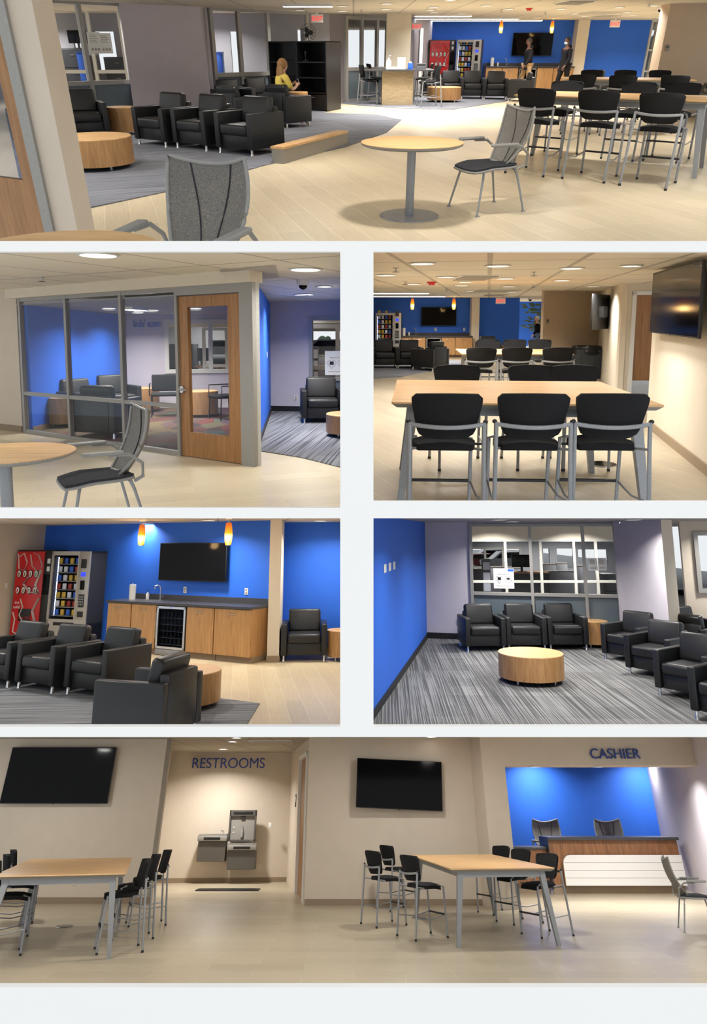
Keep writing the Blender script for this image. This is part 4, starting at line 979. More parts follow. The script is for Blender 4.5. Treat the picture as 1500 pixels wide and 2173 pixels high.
# corner with narrow side window, blue wall, lavender wall
storefront('window_8', (-1.148, 7.836), (-1.326, 8.952), 0, 2.188, [.05, 1.13], [0.651], 'alulight', .1, .08, 'dimglass')
wall('wall_blue', (-1.326, 8.952), (-1.77, 14.081), 0, CEIL2-.02, 'blue', .1)
skirting('baseboard_blue', (-1.77, 14.081), (-1.326, 8.952), 'black', .09, -.02)
wall('wall_back', (-1.77, 14.081), (0.102, 13.781), 0, CEIL2, 'lav', .1, [(0.889, 99, 0.749, 2.009), (0.889, 99, .1, 0.669)])
skirting('baseboard_back', (-1.77, 14.081), (0.102, 13.781), 'black', .12)
storefront('window_9', (-1.77, 14.081), (0.102, 13.781), .08, 2.009, [0.889, 1.862], [0.709], 'alu', .08, .1, 'glass', True)
# kids' zone interior
wall('wall_blue', (-5.31, 10.838), (-5.086, 14.575), 0, CEIL2-.25, 'blue', .1)
skirting('baseboard_blue', (-5.31, 10.838), (-5.086, 14.575), 'base', .09)
wall('wall_kids_back', (-5.086, 14.575), (-2.045, 14.996), 0, CEIL2-.25, 'lav', .1, [(0.951, 2.373, 0.785, 1.98)])
storefront('window_10', (-5.086, 14.575), (-2.045, 14.996), 0.785, 1.98, [0.951, 1.905, 2.373], [], 'alulight', .09, .1)
slab('floor_carpet', [(-5.432, 10.895), (-1.344, 8.071), (-2.038, 14.783), (-5.179, 14.783)], .012, 'confetti', th=.011)
slab('ceiling_inner', [(-5.482, 10.838), (-1.261, 7.914), (-2.045, 14.996), (-5.086, 14.575), (-5.31, 10.838)], CEIL2-.25, 'officewall', False)
inst('trofk', make_strip(0.234, .5), "bright linear ceiling light inside the kids' zone", 'ceiling light', None, -3.775, 11.477, -.25, CEIL2-.25)
ARM("black leather armchair turned away from the glass, nearest inside the kids' zone", -3.914, 10.401, 2.9)
ARM("black leather armchair against the blue wall, left one inside the kids' zone", -4.915, 11.899, 1.0)
ARM("black leather armchair against the blue wall, right one inside the kids' zone", -4.807, 13.271, .7)
inst('drumk', make_drum(.33, .52), "oak drum side table at the left pane inside the kids' zone", 'side table', None, -5.091, 11.631)
inst('drumk', None, "oak drum side table in the blue-lavender corner inside the kids' zone", 'side table', None, -4.471, 13.986)
inst('drumk', None, "oak drum side table seen through the door glass of the kids' zone", 'side table', None, -3.033, 13.103)
inst('guest', guest_chair, "black guest chair under the lettering inside the kids' zone", 'chair', None, -3.768, 13.103, .25)
inst('guest', None, "black guest chair at the right edge of the door glass in the kids' zone", 'chair', None, -2.469, 12.624, -.9)
# offices behind
wall('wall_office', (-5.603, 17.496), (-1.37, 17.496), 0, CEIL2+.4, 'officegrey', .1, [(1.868, 2.329, 0.617, 1.525)])
ledge_cabinet(-4.297, 16.496, 0, 0.634, 1.43, .5, "tall dark cabinet in the office behind the kids' zone")
struct('wall_office_header', B().box(-5.603, -1.37, 15.596, 15.696, 1.83, CEIL2+.3), 'cream')
storefront('window_11', (-4.44, 15.596), (-2.775, 15.596), 0, 1.819, [0.921, 1.454], [0.924], 'alulight', .07, .06)
monitor(-3.88, 16.896, 0, 0.876, "computer monitor on a desk in the office behind the kids' zone")
t = T('desk', "wood desk in the office behind the kids' zone", 'desk'); B().box(-.6, .6, -.3, .3, 0.836, 0.876).build('desk_top', 'walnut', t); B().box(-.6, -.56, -.3, .3, 0, 0.836).build('side_panel', 'walnut', t); B().box(.56, .6, -.3, .3, 0, 0.836).build('side_panel', 'walnut', t); put(t, -3.916, 16.896)
struct('wall_office_header', B().box(-1.176, 0.56, 15.781, 15.881, 1.923, CEIL2+.3), 'cream')
storefront('window_12', (-1.12, 15.781), (0.56, 15.781), 0, 1.901, [0, 0.741], [0.872], 'alulight', .1, .06)
wall('wall_office', (-1.549, 19.781), (0.704, 19.781), 0, CEIL2+.3, 'officegrey', .1, [(0, 99, 1.037, 1.794)])
cubicle(-0.671, 17.781, 0, 0.734, 1.096, 'dark grey office partition behind the right window in the '+V2)
t = T('brochure_rack', 'slim grey brochure rack behind the right window in the '+V2, 'rack'); B().box(-.1, .1, 0, .08, 0, 1.369).build('post', 'cubicle', t, False)
for k in range(4): B().box(-.085, .085, -.03, -.001, 1.369-.3-k*.28, 1.369-.08-k*.28).build('leaflet_pocket', 'palepack', t, False)
put(t, -0.991, 16.781)
struct('ground', B().box(-12.852, 2.966, 20.281, 59.781, 0.491, 0.691), 'asphalt')
car(-1.004, 28.781, 0, 'white car parked outside, seen through the right window of the '+V2, z=0.691, sc=.62)
car(-1.675, 31.781, 0, 'white car farther back outside the right window of the '+V2, z=0.691, sc=.6)
car(-6.045, 29.781, 0, "white car seen outside through the kids' zone door glass", z=0.691, sc=.6)
bushes(-6.461, 1.7, 47.781, 1.951, 'wooded tree line outside the right window of the '+V2, n=26)
# right alcove
ARM('black leather armchair in the carpeted alcove at the right of the '+V2, -0.594, 12.324, .12)
inst('drumc2', make_drum(.45, .36), 'oak drum coffee table cut off at the right edge of the '+V2, 'coffee table', None, 0.015, 10.401)
inst('out1', make_plate('outlet', 1), 'white power outlet low on the lavender wall in the '+V2, 'power outlet', None, -1.224, 13.993, 0, 0.292)
inst('sw1', make_plate('switch', 1), 'white light switch on the blue wall in the '+V2, 'light switch', None, -1.57, 11.997, 1.657, 1.253)
heart_poster(-0.346, 13.773, 0, 1.048, .5, .5, 'white poster with hearts hanging in the right window of the '+V2)
wall('wall_left', (-9.757, 13.443), (-5.482, 10.838), 0, CEIL2, 'beige', .1)
skirting('baseboard_left', (-9.757, 13.443), (-5.482, 10.838), 'base', .1)
inst('round2', make_round_table(.46, .73), 'round oak-topped table cut off at the left of the '+V2, 'table', None, -2.426, 4.536)
MSH('grey mesh-back chair seen from its side before the glass partition, '+V2, -2.003, 5.101, -1.0)
for x, y, r in [(-2.462, 6.47, .17), (-0.557, 7.764, .17), (-2.786, 9.194, .17), (-4.97, 10.577, .17), (-0.852, 11.837, .15)]: downlight(x, y, CEIL2, V2, True, r)
for x, y, pw in [(-3, 5.5, .7), (.5, 6, .6), (-5.55, 12.25, .8), (-4.37, 11.90, .8), (-3.81, 12.62, .8), (-2.83, 11.90, .8), (-4.35, 13.44, .8), (-0.94, 11.90, 1.5), (-0.44, 10.14, 1.5), (-3.78, 16.596, 1), (-0.633, 17.781, 1)]: downlight(x, y, CEIL2-(.26 if pw == .8 else 0), V2, True, .11, pw)  # extra downlights added to brighten the kids' zone interior, alcove and offices
inst('spr2', make_sprinkler, 'ceiling sprinkler at the upper left of the '+V2, 'sprinkler', None, -4.068, 8.725, 0, CEIL2)
t = T('ceiling_speaker', 'flat round white speaker in the ceiling of the '+V2, 'speaker'); B().lathe([(0, -.02), (.15, -.02), (.17, -.01), (.18, 0)], 32).build('grille', 'white', t); B().lathe([(.17, -.008), (.19, -.004), (.19, 0)], 32).build('rim', 'edge', t); put(t, -4.265, 10.128, 0, CEIL2)
t = T('return_grille', 'grey perforated return grille among the ceiling tiles of the '+V2, 'air vent'); B().prism([(-1.567, 7.815), (-0.862, 7.337), (-0.971, 8.725), (-1.691, 9.124)], CEIL2-.012, CEIL2-.002).build('grille', 'ventgrey', t, False); put(t, 0, 0)
inst('dome', None, 'white dome security camera on the ceiling of the '+V2, 'security camera', None, -0.688, 9.124, 0, CEIL2)
inst('trof2', make_strip(.45, .9), 'square ceiling light over the carpeted alcove in the '+V2, 'ceiling light', None, -1.047, 15.755, 0, CEIL2)
inst('vent', None, 'dark slotted air vent over the alcove in the '+V2, 'air vent', None, -0.464, 14.594, 0, CEIL2)

# ================================================================ MIDDLE RIGHT ROOM: high tables
use(3)
V3 = 'dining view'
CEIL3 = 2.167; YB3 = 24.597
M['floor3'] = planks('beige_plank_tile_three', (172, 160, 138), (190, 179, 158), (1.5, .25), 1.25)
M['carpet3'] = carpet('grey_carpet_three', (140, 143, 150), (112, 114, 122), (.9, .9), 1.2, 30)
M['ceil3'] = ceiling_tiles('ceiling_tiles_three', (236, 228, 212), (.95, 1.5), .2, .03)
slab('floor', [(-4, 1.5), (16, 1.5), (16, YB3+20), (-4, YB3+20)], 0, 'floor3')
slab('ceiling', [(-4, 2), (16, 2), (16, YB3+20), (-4, YB3+20)], CEIL3, 'ceil3', False)
slab('floor_carpet', [(0.229, 15.972), (1.197, 16.692), (2.444, 18.966), (3.921, 21.947), (2.967, 23.078), (0.33, 23.078)], .012, 'carpet3', th=.011)
wall('wall_back', (-1, YB3), (4.33, YB3), 0, CEIL3, 'blue')
struct('wall_pillar', B().box(4.295, 4.575, YB3-.4, YB3+.2, 0, CEIL3), 'cream')
wall('wall_back', (4.54, YB3), (6.129, YB3), 0, CEIL3, 'blue')
wall('wall_entry', (7.983, 32.597), (9.719, 32.597), 0, CEIL3+.2, 'blue')
slab('floor_entry', [(6.671, 26.641), (7.792, 26.641), (9.835, 32.597), (7.983, 32.597)], .015, 'white', th=.01)
# tan walls on the right
wall('wall_tan', (4.763, 16.692), (6.412, 17.342), 0, CEIL3, 'tan', .1)
wall('wall_right', (6.412, 17.342), (5.153, 12.825), 0, CEIL3, 'cream', .1)
wall('wall_alcove', (5.153, 12.825), (5.918, 12.825), 0, CEIL3, 'cream', .1, [(0.246, 99, 0, 1.985)])
f = frame(5.153, 12.825, 0)
d = struct('door_4', B().box(0.266, 1.246, .03, .07, .01, 1.949, mat=f), 'oakdoor'); B().box(0.276, 1.196, .02, .029, .02, .3, mat=f).build('kick_plate', 'chrome', d, False)
struct('trim_3', B().box(0.196, 0.276, -.02, .08, 0, 2.003, mat=f).box(0.196, 1.246, -.02, .08, 1.949, 2.02, mat=f), 'white')
wall('wall_right', (4.158, 9.136), (3.38, 5.786), 0, CEIL3, 'cream', .1)
skirting('baseboard_right', (4.158, 9.136), (3.38, 5.786), 'base', .11)
wall('wall_right', (4.158, 9.136), (6.158, 9.156), 0, CEIL3, 'cream', .1)
inst('tv3', make_tv(2.305, 0.773), 'large black television on the near right wall of the '+V3, 'television', None, 3.702, 7.678, -1.799, 1.736)
inst('tv3b', make_tv(1.3, 0.76), 'black television on the far side wall before the alcove in the '+V3, 'television', None, 5.427, 14.596, -2.193, 1.631)
inst('bin', None, 'dark grey trash can with black liner in the tan corner of the '+V3, 'trash can', None, 5.801, 16.445, .1)
inst('out1', None, 'white power outlet low on the side wall of the '+V3, 'power outlet', None, 5.76, 15.037, -1.843, 0.321)
t = T('thermostat', 'small beige thermostat on the tan wall in the '+V3, 'thermostat'); B().box(-.045, .045, -.03, 0, -.06, .06, .02).build('cover', 'edge', t); B().box(-.02, .02, -.033, -.03, 0, .03).build('display', 'black', t); put(t, 4.874, 16.736, 0, 1.4)
# tables
inst('high3', make_high_table(2.038, 1.75), 'long oak high table nearest the viewer in the '+V3, 'table', None, 1.387, 5.835, -.09)
for u, lb in ((0.676, 'left'), (1.29, 'middle'), (1.85, 'right')):
    BAR('black bar chair seen from behind, %s of the three in front in the %s' % (lb, V3), u, 4.9, pi-.05, 'front row of bar chairs in the '+V3)
for u, lb in ((1.114, 'left'), (1.916, 'middle'), (2.375, 'right')):
    BAR('black bar chair facing us, %s of three across the near table, %s' % (lb, V3), u, 6.83, 0, 'bar chairs across the near table in the '+V3)
inst('high3b', make_high_table(1.884, 1.6), 'oak high table farther back in the '+V3, 'table', None, 2.846, 11.99, -.09)
for u, lb in ((2.106, 'left'), (2.692, 'middle'), (3.366, 'right')):
    BAR('black bar chair seen from behind, %s of three at the farther table, %s' % (lb, V3), u, 11.14, pi, 'near-side bar chairs at the farther table of the '+V3)
for u, lb in ((2.901, 'left'), (3.47, 'middle'), (4.008, 'right')):
    BAR('black bar chair facing us, %s of three across the farther table, %s' % (lb, V3), u, 13.99, 0, 'far-side bar chairs at the farther table of the '+V3)
t = T('floor_box', 'round floor power box under the near table in the '+V3, 'floor outlet'); B().lathe([(0, 0), (.12, 0), (.13, .012), (0, .014)], 28).build('lid', 'screen', t); B().lathe([(.13, .0), (.15, 0), (.145, .008), (.13, .01)], 28).build('ring', 'chrome', t); put(t, 2.667, 6.891)
# armchairs and far fittings
ARM('black leather armchair at the left edge of the '+V3, 0.913, 19.633, .05)
ARM('black leather armchair, second from left before the vending machine in the '+V3, 1.658, 19.633, 0)
ARM('black leather armchair turned sideways at the end of the row in the '+V3, 2.181, 18.806, -2.3)
ARM('black leather armchair against the far blue wall behind the tables, '+V3, 4.651, 22.842, 0)
inst('drums1', None, 'oak drum side table by the far blue wall in the '+V3, 'side table', None, 5.222, 22.842)
snack_machine(1.268, 23.814, -.1, V3, .9, 1.617)
kitchenette(1.613, YB3-.02, 0, 2.7, V3, 0.789)
inst('tv3c', make_tv(1.288, 0.673), 'flat black television on the far blue wall in the '+V3, 'television', None, 3.134, YB3-.1, 0, 1.488)
for u, lb in ((2.039, 'left'), (3.474, 'right')):
    inst('pend1', None, 'amber glass pendant lamp, %s of the two before the far wall, %s' % (lb, V3), 'pendant lamp', 'amber pendants in the '+V3, u, YB3-1.5, 0, CEIL3-.44)
for u, lb in ((3.038, 'left one under the television'), (4.103, 'right one beside the pillar')):
    inst('out1', None, 'white outlet on the far blue wall, %s, %s' % (lb, V3), 'power outlet', None, u, YB3-.005, 0, 1.012)
inst('exit', None, 'lit red exit sign before the far blue wall in the '+V3, 'exit sign', None, 4.976, YB3-2, 0, CEIL3-.15)
person('person with white hair, dark jacket and blue jeans at the entry of the '+V3, 7.205, 26.024, -1.9, 1.491, 'skin1', 'jacket', 'jeans', 'hairwhite', .08)
t = T('potted_plant', 'tall leafy plant in a white pot before the bright blue entry wall, '+V3, 'plant')
B().lathe([(0, 0), (.2, 0), (.26, .4), (.22, .4), (.2, .1)], 20).build('pot', 'white', t); B().tube([(0, 0, .3), (.05, 0, .9), (-.03, 0, 1.5)], .025).build('stem', 'walnut', t)
lf = B()
for k in range(60):
    a = random.random()*6.28; r = random.uniform(.1, .5); z = random.uniform(.9, 2.0); lf.ball((r*math.cos(a), r*math.sin(a), z), .1, (1.2, .5, .35), 6)
lf.build('foliage', 'leaf', t); put(t, 7.454, 27.289)
for x, y in [(0.78, 7.64), (1.72, 8.01), (2.73, 8.42), (0.48, 9.95), (1.44, 10.45), (2.46, 10.87), (3.56, 11.47), (1.15, 12.92), (2.19, 13.56), (3.25, 14.03), (3.01, 16.94), (4.19, 17.67)]: downlight(x, y, CEIL3, V3, True, .13, .8)
for x, y, pw in [(1.2, 3.6, .35), (3.2, 3.6, .35), (2.2, 6, .6), (3.3, 8, .8), (2, 12, 1.3), (5, 14, 1.8), (3, 22, 4), (4.5, 27, 5), (8, 29, 6), (3, 31, 6), (5, 31, 6), (9, 33, 6), (7, 20, 4)]: downlight(x, y, CEIL3, V3, True, .11, pw)  # extra downlights added as fill, strongest near the far blue walls
for x, y in [(0.53, 8.42), (0.93, 11.98), (2.14, 15.35), (2.49, 9.27), (3.63, 13.56)]: inst('spr', None, 'small ceiling sprinkler in the '+V3, 'sprinkler', 'sprinklers in the '+V3, x, y, 0, CEIL3)
inst('smoke_red', None, 'red smoke detector on the ceiling of the '+V3, 'smoke detector', None, 1.418, 12.155, 0, CEIL3)
inst('vent', None, 'white louvred air vent in the ceiling, nearer one, '+V3, 'air vent', None, 1.911, 10.587, 0, CEIL3)
inst('vent', None, 'white louvred air vent in the ceiling, farther one above the exit sign, '+V3, 'air vent', None, 4.322, 20.307, 0, CEIL3)
inst('retg', None, 'grey perforated return grille in the ceiling of the '+V3, 'air vent', None, 3.53, 16.935, 0, CEIL3)
inst('dome', None, 'white dome security camera over the entry of the '+V3, 'security camera', None, 6.313, 23.876, 0, CEIL3)
for (x, y), (x2, y2) in [((0.523, 17.668), (1.991, 17.668)), ((0.616, 20.825), (2.862, 20.825))]:
    inst('strip%.2f' % (x2-x), make_strip(x2-x, .3), 'long bright linear light fixed to the ceiling of the '+V3, 'ceiling light', 'linear ceiling lights of the '+V3, (x+x2)/2, y, 0, CEIL3)

# ================================================================ LOWER LEFT ROOM: vending and kitchenette
use(4)
V4 = 'kitchenette view'
CEIL4 = 2.391
M['floor4'] = planks('beige_plank_tile_four', (206, 190, 158), (226, 212, 184), (1.5, .22), 1.4, mortar=.004)
M['carpet4'] = carpet('grey_carpet_four', (140, 142, 146), (100, 102, 108), (1.4, .5), 1.5, 28)
M['ceil4'] = ceiling_tiles('ceiling_tiles_four', (214, 204, 190), (1.2, 2.0), -.2)
slab('floor', [(-10, 2), (4, 2), (4, 20), (-10, 20)], 0, 'floor4')
slab('ceiling', [(-10, 2), (4, 2), (4, 20), (-10, 20)], CEIL4, 'ceil4', False)
slab('floor_carpet', [(-7.369, 12.141), (-4.527, 11.221), (-1.906, 9.162), (-1.164, 8.789), (-1.169, 7.389), (-4.384, 7.389)], .012, 'carpet4', th=.011)
wall('wall_back', (-6.945, 15.152), (-1.445, 12.191), 0, CEIL4, 'blue')
struct('wall_pillar', B().box(0, 0.203, 0, .9, 0, CEIL4, mat=frame(-1.475, 11.897, .05)), 'cream')
struct('baseboard_pillar', B().box(-.012, 0.203+.012, -.012, .9, 0, .1, mat=frame(-1.475, 11.897, .05)), 'base')
wall('wall_back', (-1.7, 13.232), (0.348, 12.884), 0, CEIL4, 'blue')
skirting('baseboard_back', (-1.7, 13.232), (0.348, 12.884), 'base')
wall('wall_left', (-8.27, 12.141), (-6.945, 15.152), 0, CEIL4, 'beige', .1)
inst('sw1', None, 'white light switch on the beige wall at the left of the '+V4, 'light switch', None, -7.293, 14.359, 1.156, 1.125)
t = T('motion_sensor', 'small white motion sensor in the top corner by the blue wall, '+V4, 'sensor'); B().box(-.04, .04, -.06, 0, -.07, .07, .015).build('housing', 'white', t); B().ball((0, -.06, -.01), .025, (1, .5, 1.4)).build('lens', 'palepack', t)
put(t, -7.018, 15.19, -0.494, 2.297)
f4 = (-4.91, 14.057)
kitchenette(-4.481, 13.806, -0.494, 3.444, V4, 0.914)
drink_machine(-6.687, 14.769, -.12, V4, 0.865, 1.86)
snack_machine(-5.643, 14.263, -.32, V4, 0.967, 1.833)
inst('tv4', make_tv(1.666, 0.715), 'wide black television on the blue wall in the '+V4, 'television', None, -3.07, 12.966, -0.494, 1.64)
for s, z, lb in ((-3.236, 13.155, 1.109, 'left one below the television') and ((-3.236, 13.155), 1.109, 'left one below the television'), ((-1.948, 12.462), 1.125, 'right one near the pillar')):
    inst('out1', None, 'white outlet plate on the blue wall, %s, %s' % (lb, V4), 'power outlet', None, s[0], s[1]-.004, -0.494, z)
for (x, y), lb in ((((-3.874, 12.299)), 'left'), (((-2.11, 11.349)), 'right')):
    inst('pend4', make_pendant(.03), 'amber glass pendant lamp, %s of the two in the %s' % (lb, V4), 'pendant lamp', 'amber pendants in the '+V4, x, y, 0, CEIL4-.45)
ARM('black leather armchair against the blue wall right of the pillar in the '+V4, -0.871, 12.293, .06)
inst('drums1', None, 'oak drum side table cut off at the right edge of the '+V4, 'side table', None, -0.188, 12.141)
ARM('black leather armchair cut off at the left, leftmost of the row, '+V4, -4.93, 10.221, -.5, 'angled row of armchairs in the '+V4)
ARM('black leather armchair, middle of the angled row of three in the '+V4, -4.137, 9.819, -.5, 'angled row of armchairs in the '+V4)
ARM('black leather armchair, right end of the angled row of three in the '+V4, -3.306, 9.449, -.5, 'angled row of armchairs in the '+V4)
ARM('black leather armchair nearest the viewer, seen from its side, in the '+V4, -2.091, 7.251, -1.85)
inst('drumc4', make_drum(.45, .42), 'oak drum coffee table half hidden behind the nearest armchair in the '+V4, 'coffee table', None, -2.092, 8.689)
for x, y in [(-3.5, 7), (-2.6, 9.5), (-.6, 9.5), (-4.6, 10), (-1.6, 13.5), (-4.2, 13.6), (-.6, 12.2), (-6.5, 11), (-2.6, 12.0)]: downlight(x, y, CEIL4, V4, True, .11, (.4 if x > -1 else .7) if y > 11.5 else 1)  # downlights added to light this room and the dark recess past the pillar

# ================================================================ LOWER RIGHT ROOM: striped carpet lounge
use(5)
V5 = 'carpet lounge view'
CEIL5 = 2.457
M['carpet5'] = carpet('striped_carpet_five', (138, 138, 138), (84, 84, 85), (.9, .55), .05, 60, .8)
M['ceil5'] = ceiling_tiles('ceiling_tiles_five', (168, 162, 156), (1.2, 2.2), .5)
slab('floor', [(-1, 3), (14, 3), (14, 34), (-1, 34)], 0, 'carpet5')
slab('ceiling', [(-1, 3), (14, 3), (14, 34), (-1, 34)], CEIL5, 'ceil5', False)
wall('wall_left', (0.052, 7.785), (1.582, 14.88), 0, CEIL5, 'blue')
skirting('baseboard_left', (0.052, 7.785), (1.582, 14.88), 'black', .1)
ln = 3.933
wall('wall_back', (1.582, 14.88), (5.398, 13.924), 0, CEIL5, 'lav', .1, [(0.991, ln+1, .05, 2.398)])
skirting('baseboard_back', (1.582, 14.88), (2.543, 14.639), 'black', .12)
storefront('window_13', (1.582, 14.88), (5.398, 13.924), .05, 2.418, [0.991, 2.241, 3.31, 3.944], [0.954], 'alu', .06, .12, 'glass', True)
# lavender pier and what lies right of it
struct('wall_pier', B().prism([(5.345, 13.814), (5.393, 11.769), (5.823, 12.262), (5.823, 14.114)], 0, CEIL5), 'lav')
struct('wall_pier_end', B().prism([(5.393, 11.759), (5.823, 12.262), (5.843, 12.312), (5.403, 11.789)], 0, CEIL5), 'beige')
wall('wall_side', (6.634, 13.651), (7.565, 13.492), 0, CEIL5, 'beige', .1, [(0.272, 99, 1.052, 2.25)])
storefront('window_14', (6.634, 13.651), (7.565, 13.492), 1.052, 2.25, [0.272, 0.799], [], 'alu', .08, .1)
# office beyond the window
struct('wall_office_header', B().box(2.749, 6.528, 16.48, 16.58, 2.069, CEIL5+.6), 'cream')
storefront('window_15', (2.749, 16.48), (6.642, 16.48), 0, 2.069, [0, 0.951, 1.809, 2.623, 3.161, 3.779], [1.063], 'alulight', .06, .06)
slab('ceiling_office', [(2.691, 16.58), (6.757, 16.58), (9.791, 23.88), (3.9, 23.88)], CEIL5+.05, 'officegrey', False)
wall('wall_office', (3.9, 23.88), (9.874, 23.88), 0, CEIL5+.5, 'officegrey', .1, [(0.282, 1.991, 0.98, 1.709), (2.805, 3.02, 0.98, 1.66), (3.286, 3.933, 0.98, 1.66), (4.033, 5.061, 1.012, 1.628)])
storefront('window_16', (3.9, 23.88), (9.874, 23.88), 0.98, 1.709, [0.282, 0.747, 1.377, 1.991], [], 'alu', .07, .06)
for u0, u1, v, dy, lb in ((1002, 1026, 1207, 2.6, 'far left'), (1040, 1066, 1203, 3.0, 'left of the poster'), (1150, 1182, 1198, 2.4, 'left half of the middle pair'), (1183, 1203, 1197, 2.4, 'right half of the middle pair'), (1204, 1216, 1212, 2.8, 'low one beside the office door'), (1226, 1238, 1203, 2.2, 'narrow one in the office doorway')): pass
cubicle(3.534, 19.08, 0, 0.358, 1.209, 'dark office partition at the far left behind the window of the '+V5)
cubicle(4.13, 19.68, 0, 0.492, 1.23, 'dark office partition behind the hearts poster in the '+V5)
cubicle(5.438, 18.88, 0, 0.407, 1.348, 'grey office partition, left of the middle pair behind the window, '+V5, 'officegrey')
cubicle(5.799, 18.88, 0, 0.315, 1.373, 'grey office partition, right of the middle pair behind the window, '+V5, 'officegrey')
cubicle(5.561, 18.48, 0, 0.848, 1.18, 'wide dark office partition in front of the middle pair, '+V5)
cubicle(6.25, 18.68, 0, 0.169, 1.319, 'narrow dark partition in the office doorway of the '+V5)
ledge_cabinet(6.419, 16.98, 0, 0.401, 1.209, .5, 'dark cabinet behind the right-hand pane next to the lavender pier, '+V5)
t = T('brochure_rack', 'tall slim brochure rack behind the left pane of the '+V5, 'rack'); B().box(-.11, .11, 0, .08, 0, 1.541).build('post', 'cubicle', t, False)
for k in range(5): B().box(-.09, .09, -.03, -.001, 1.541-.28-k*.27, 1.541-.08-k*.27).build('leaflet_pocket', 'palepack', t, False)
put(t, 3.498, 17.88)
monitor(4.582, 18.48, 0, 1.18, 'computer monitor behind the window, right of the poster, '+V5)
t = T('desk', 'dark wood reception desk with papers behind the window of the '+V5, 'desk'); B().box(-.65, .65, -.3, .3, 1.14, 1.18).build('desk_top', 'walnut', t); B().box(-.65, .65, -.28, -.25, 0, 1.14).build('front_panel', 'cubedark', t); put(t, 4.595, 18.48)
struct('ground', B().box(3.323, 16.616, 24.38, 68.88, 0.211, 0.411), 'asphalt')
car(7.609, 32.88, 0, 'white car parked outside behind the hearts poster, '+V5, z=0.411, sc=.62)
car(7.638, 36.88, 0, 'pale car farther back at the left outside the window, '+V5, 'palepack', 0.411, .62)
car(6.593, 34.88, 0, 'red-brown car at the far left outside the window, '+V5, 'redpack', 0.411, .5)
bushes(7.279, 22.531, 49.88, 0.228, 'wooded tree line outside the office windows of the '+V5, n=30)
heart_poster(3.179, 14.4, -0.245, 1.275, 0.421, 0.409, 'white poster with two hearts on the window above the armchairs, '+V5)
picture_frame_sign(4.93, 13.971, 0, 1.588, .19, .25, 'white paper notice, left one on the right window pane, '+V5, '')
picture_frame_sign(5.126, 13.982, 0, 1.591, .17, .25, 'greyish paper notice, right one on the right window pane, '+V5, '')
for k, lb in ((0, 'left'), (1, 'middle'), (2, 'right')):
    dx, dy = math.cos(1.358)*.42*(k-1), math.sin(1.358)*.42*(k-1)
    t = inst('sw5', make_plate('switch', 1, .2), 'white light switch plate, %s of three on the blue wall, %s' % (lb, V5), 'light switch', None, 0.527+dx+.005, 9.991+dy, 1.358, 1.739)
inst('out1', None, 'white power outlet low on the lavender wall beside the armchairs, '+V5, 'power outlet', None, 2.246, 14.709, 0, 0.371)
for (x, y), lb in ((((2.513, 13.598)), 'left'), (((3.343, 13.705)), 'middle'), (((4.161, 13.759)), 'right')):
    ARM('black leather armchair, %s of the three under the window in the %s' % (lb, V5), x, y, .05 if lb == 'left' else 0, 'armchairs under the window of the '+V5)
inst('drums1', None, 'tall narrow oak drum side table in the corner of the '+V5, 'side table', None, 4.807, 13.814)
inst('drum5', make_drum(.49, .42), 'round oak drum coffee table in the middle of the '+V5, 'coffee table', None, 2.732, 10.732)
for (x, y), lb in ((((5.02, 12.436)), 'farthest'), (((4.936, 11.172)), 'middle'), (((4.778, 9.761)), 'nearest')):
    ARM('black leather armchair, %s of the row along the right side of the %s' % (lb, V5), x, y, -.95, 'right-hand row of armchairs in the '+V5)
ARM('black leather armchair cut off at the lower right corner of the '+V5, 4.673, 8.554, -.95)
ARM('black leather armchair turned away, its back showing behind the right row, '+V5, 6.043, 12.262, 2.2)
ARM('black leather armchair in the distance past the pier, under the side window, '+V5, 6.407, 13.186, .3)
for x, y, pw in [(3.5, 9, .8), (2.5, 11.5, 1), (4.8, 11.5, 1), (3.2, 13.48, 1), (5.5, 13.48, 1), (7.4, 12.88, 1), (1.6, 9, .7)]: downlight(x, y, CEIL5, V5, True, .11, pw)  # downlights added to light the lounge
for x, y, pw in [(3.79, 19.48, 1), (5.821, 19.48, 1), (6.678, 18.48, 1), (3.399, 15.78, 1), (5.373, 15.78, 1), (5.468, 22.48, 1), (7.342, 22.48, 1)]: downlight(x, y, CEIL5-.001, V5, True, .11, 1.1)  # more downlights added to lift the header and office behind the window

# ================================================================ BOTTOM ROOM: restrooms and cashier
use(6)
V6 = 'cashier view'
CEIL6 = 3.033
M['floor6'] = planks('beige_plank_tile_six', (178, 166, 144), (196, 184, 164), (1.2, .4), .0, mortar=.006, grain=(4, 30))
M['ceil6'] = ceiling_tiles('ceiling_tiles_six', (176, 166, 150), (1.2, 1.8), .1)
slab('floor', [(-14, 2), (18, 2), (18, 30), (-14, 30)], 0, 'floor6')
slab('ceiling', [(-14, 4), (18, 4), (18, 30), (-14, 30)], CEIL6, 'ceil6', False)
wall('wall_left', (-8.989, 16.944), (-4.178, 16.944), 0, CEIL6, 'beige')
skirting('baseboard_left', (-8.989, 16.944), (-4.178, 16.944))
struct('wall_recess_left', B().prism([(-4.178, 16.944), (-4.278, 16.944), (-5.405, 21.167), (-5.205, 21.167)], 0, CEIL6), 'beige')
wall('wall_back', (-5.205, 21.167), (-1.784, 21.547), 0, CEIL6, 'beige')
skirting('baseboard_back', (-5.205, 21.167), (-1.784, 21.547))
wall('wall_recess_right', (-1.784, 21.547), (-0.993, 16.64), 0, CEIL6, 'beige', .1, [(2.823, 4.664, 0, 2.795)])
f = frame(-1.784, 21.547, -1.411)
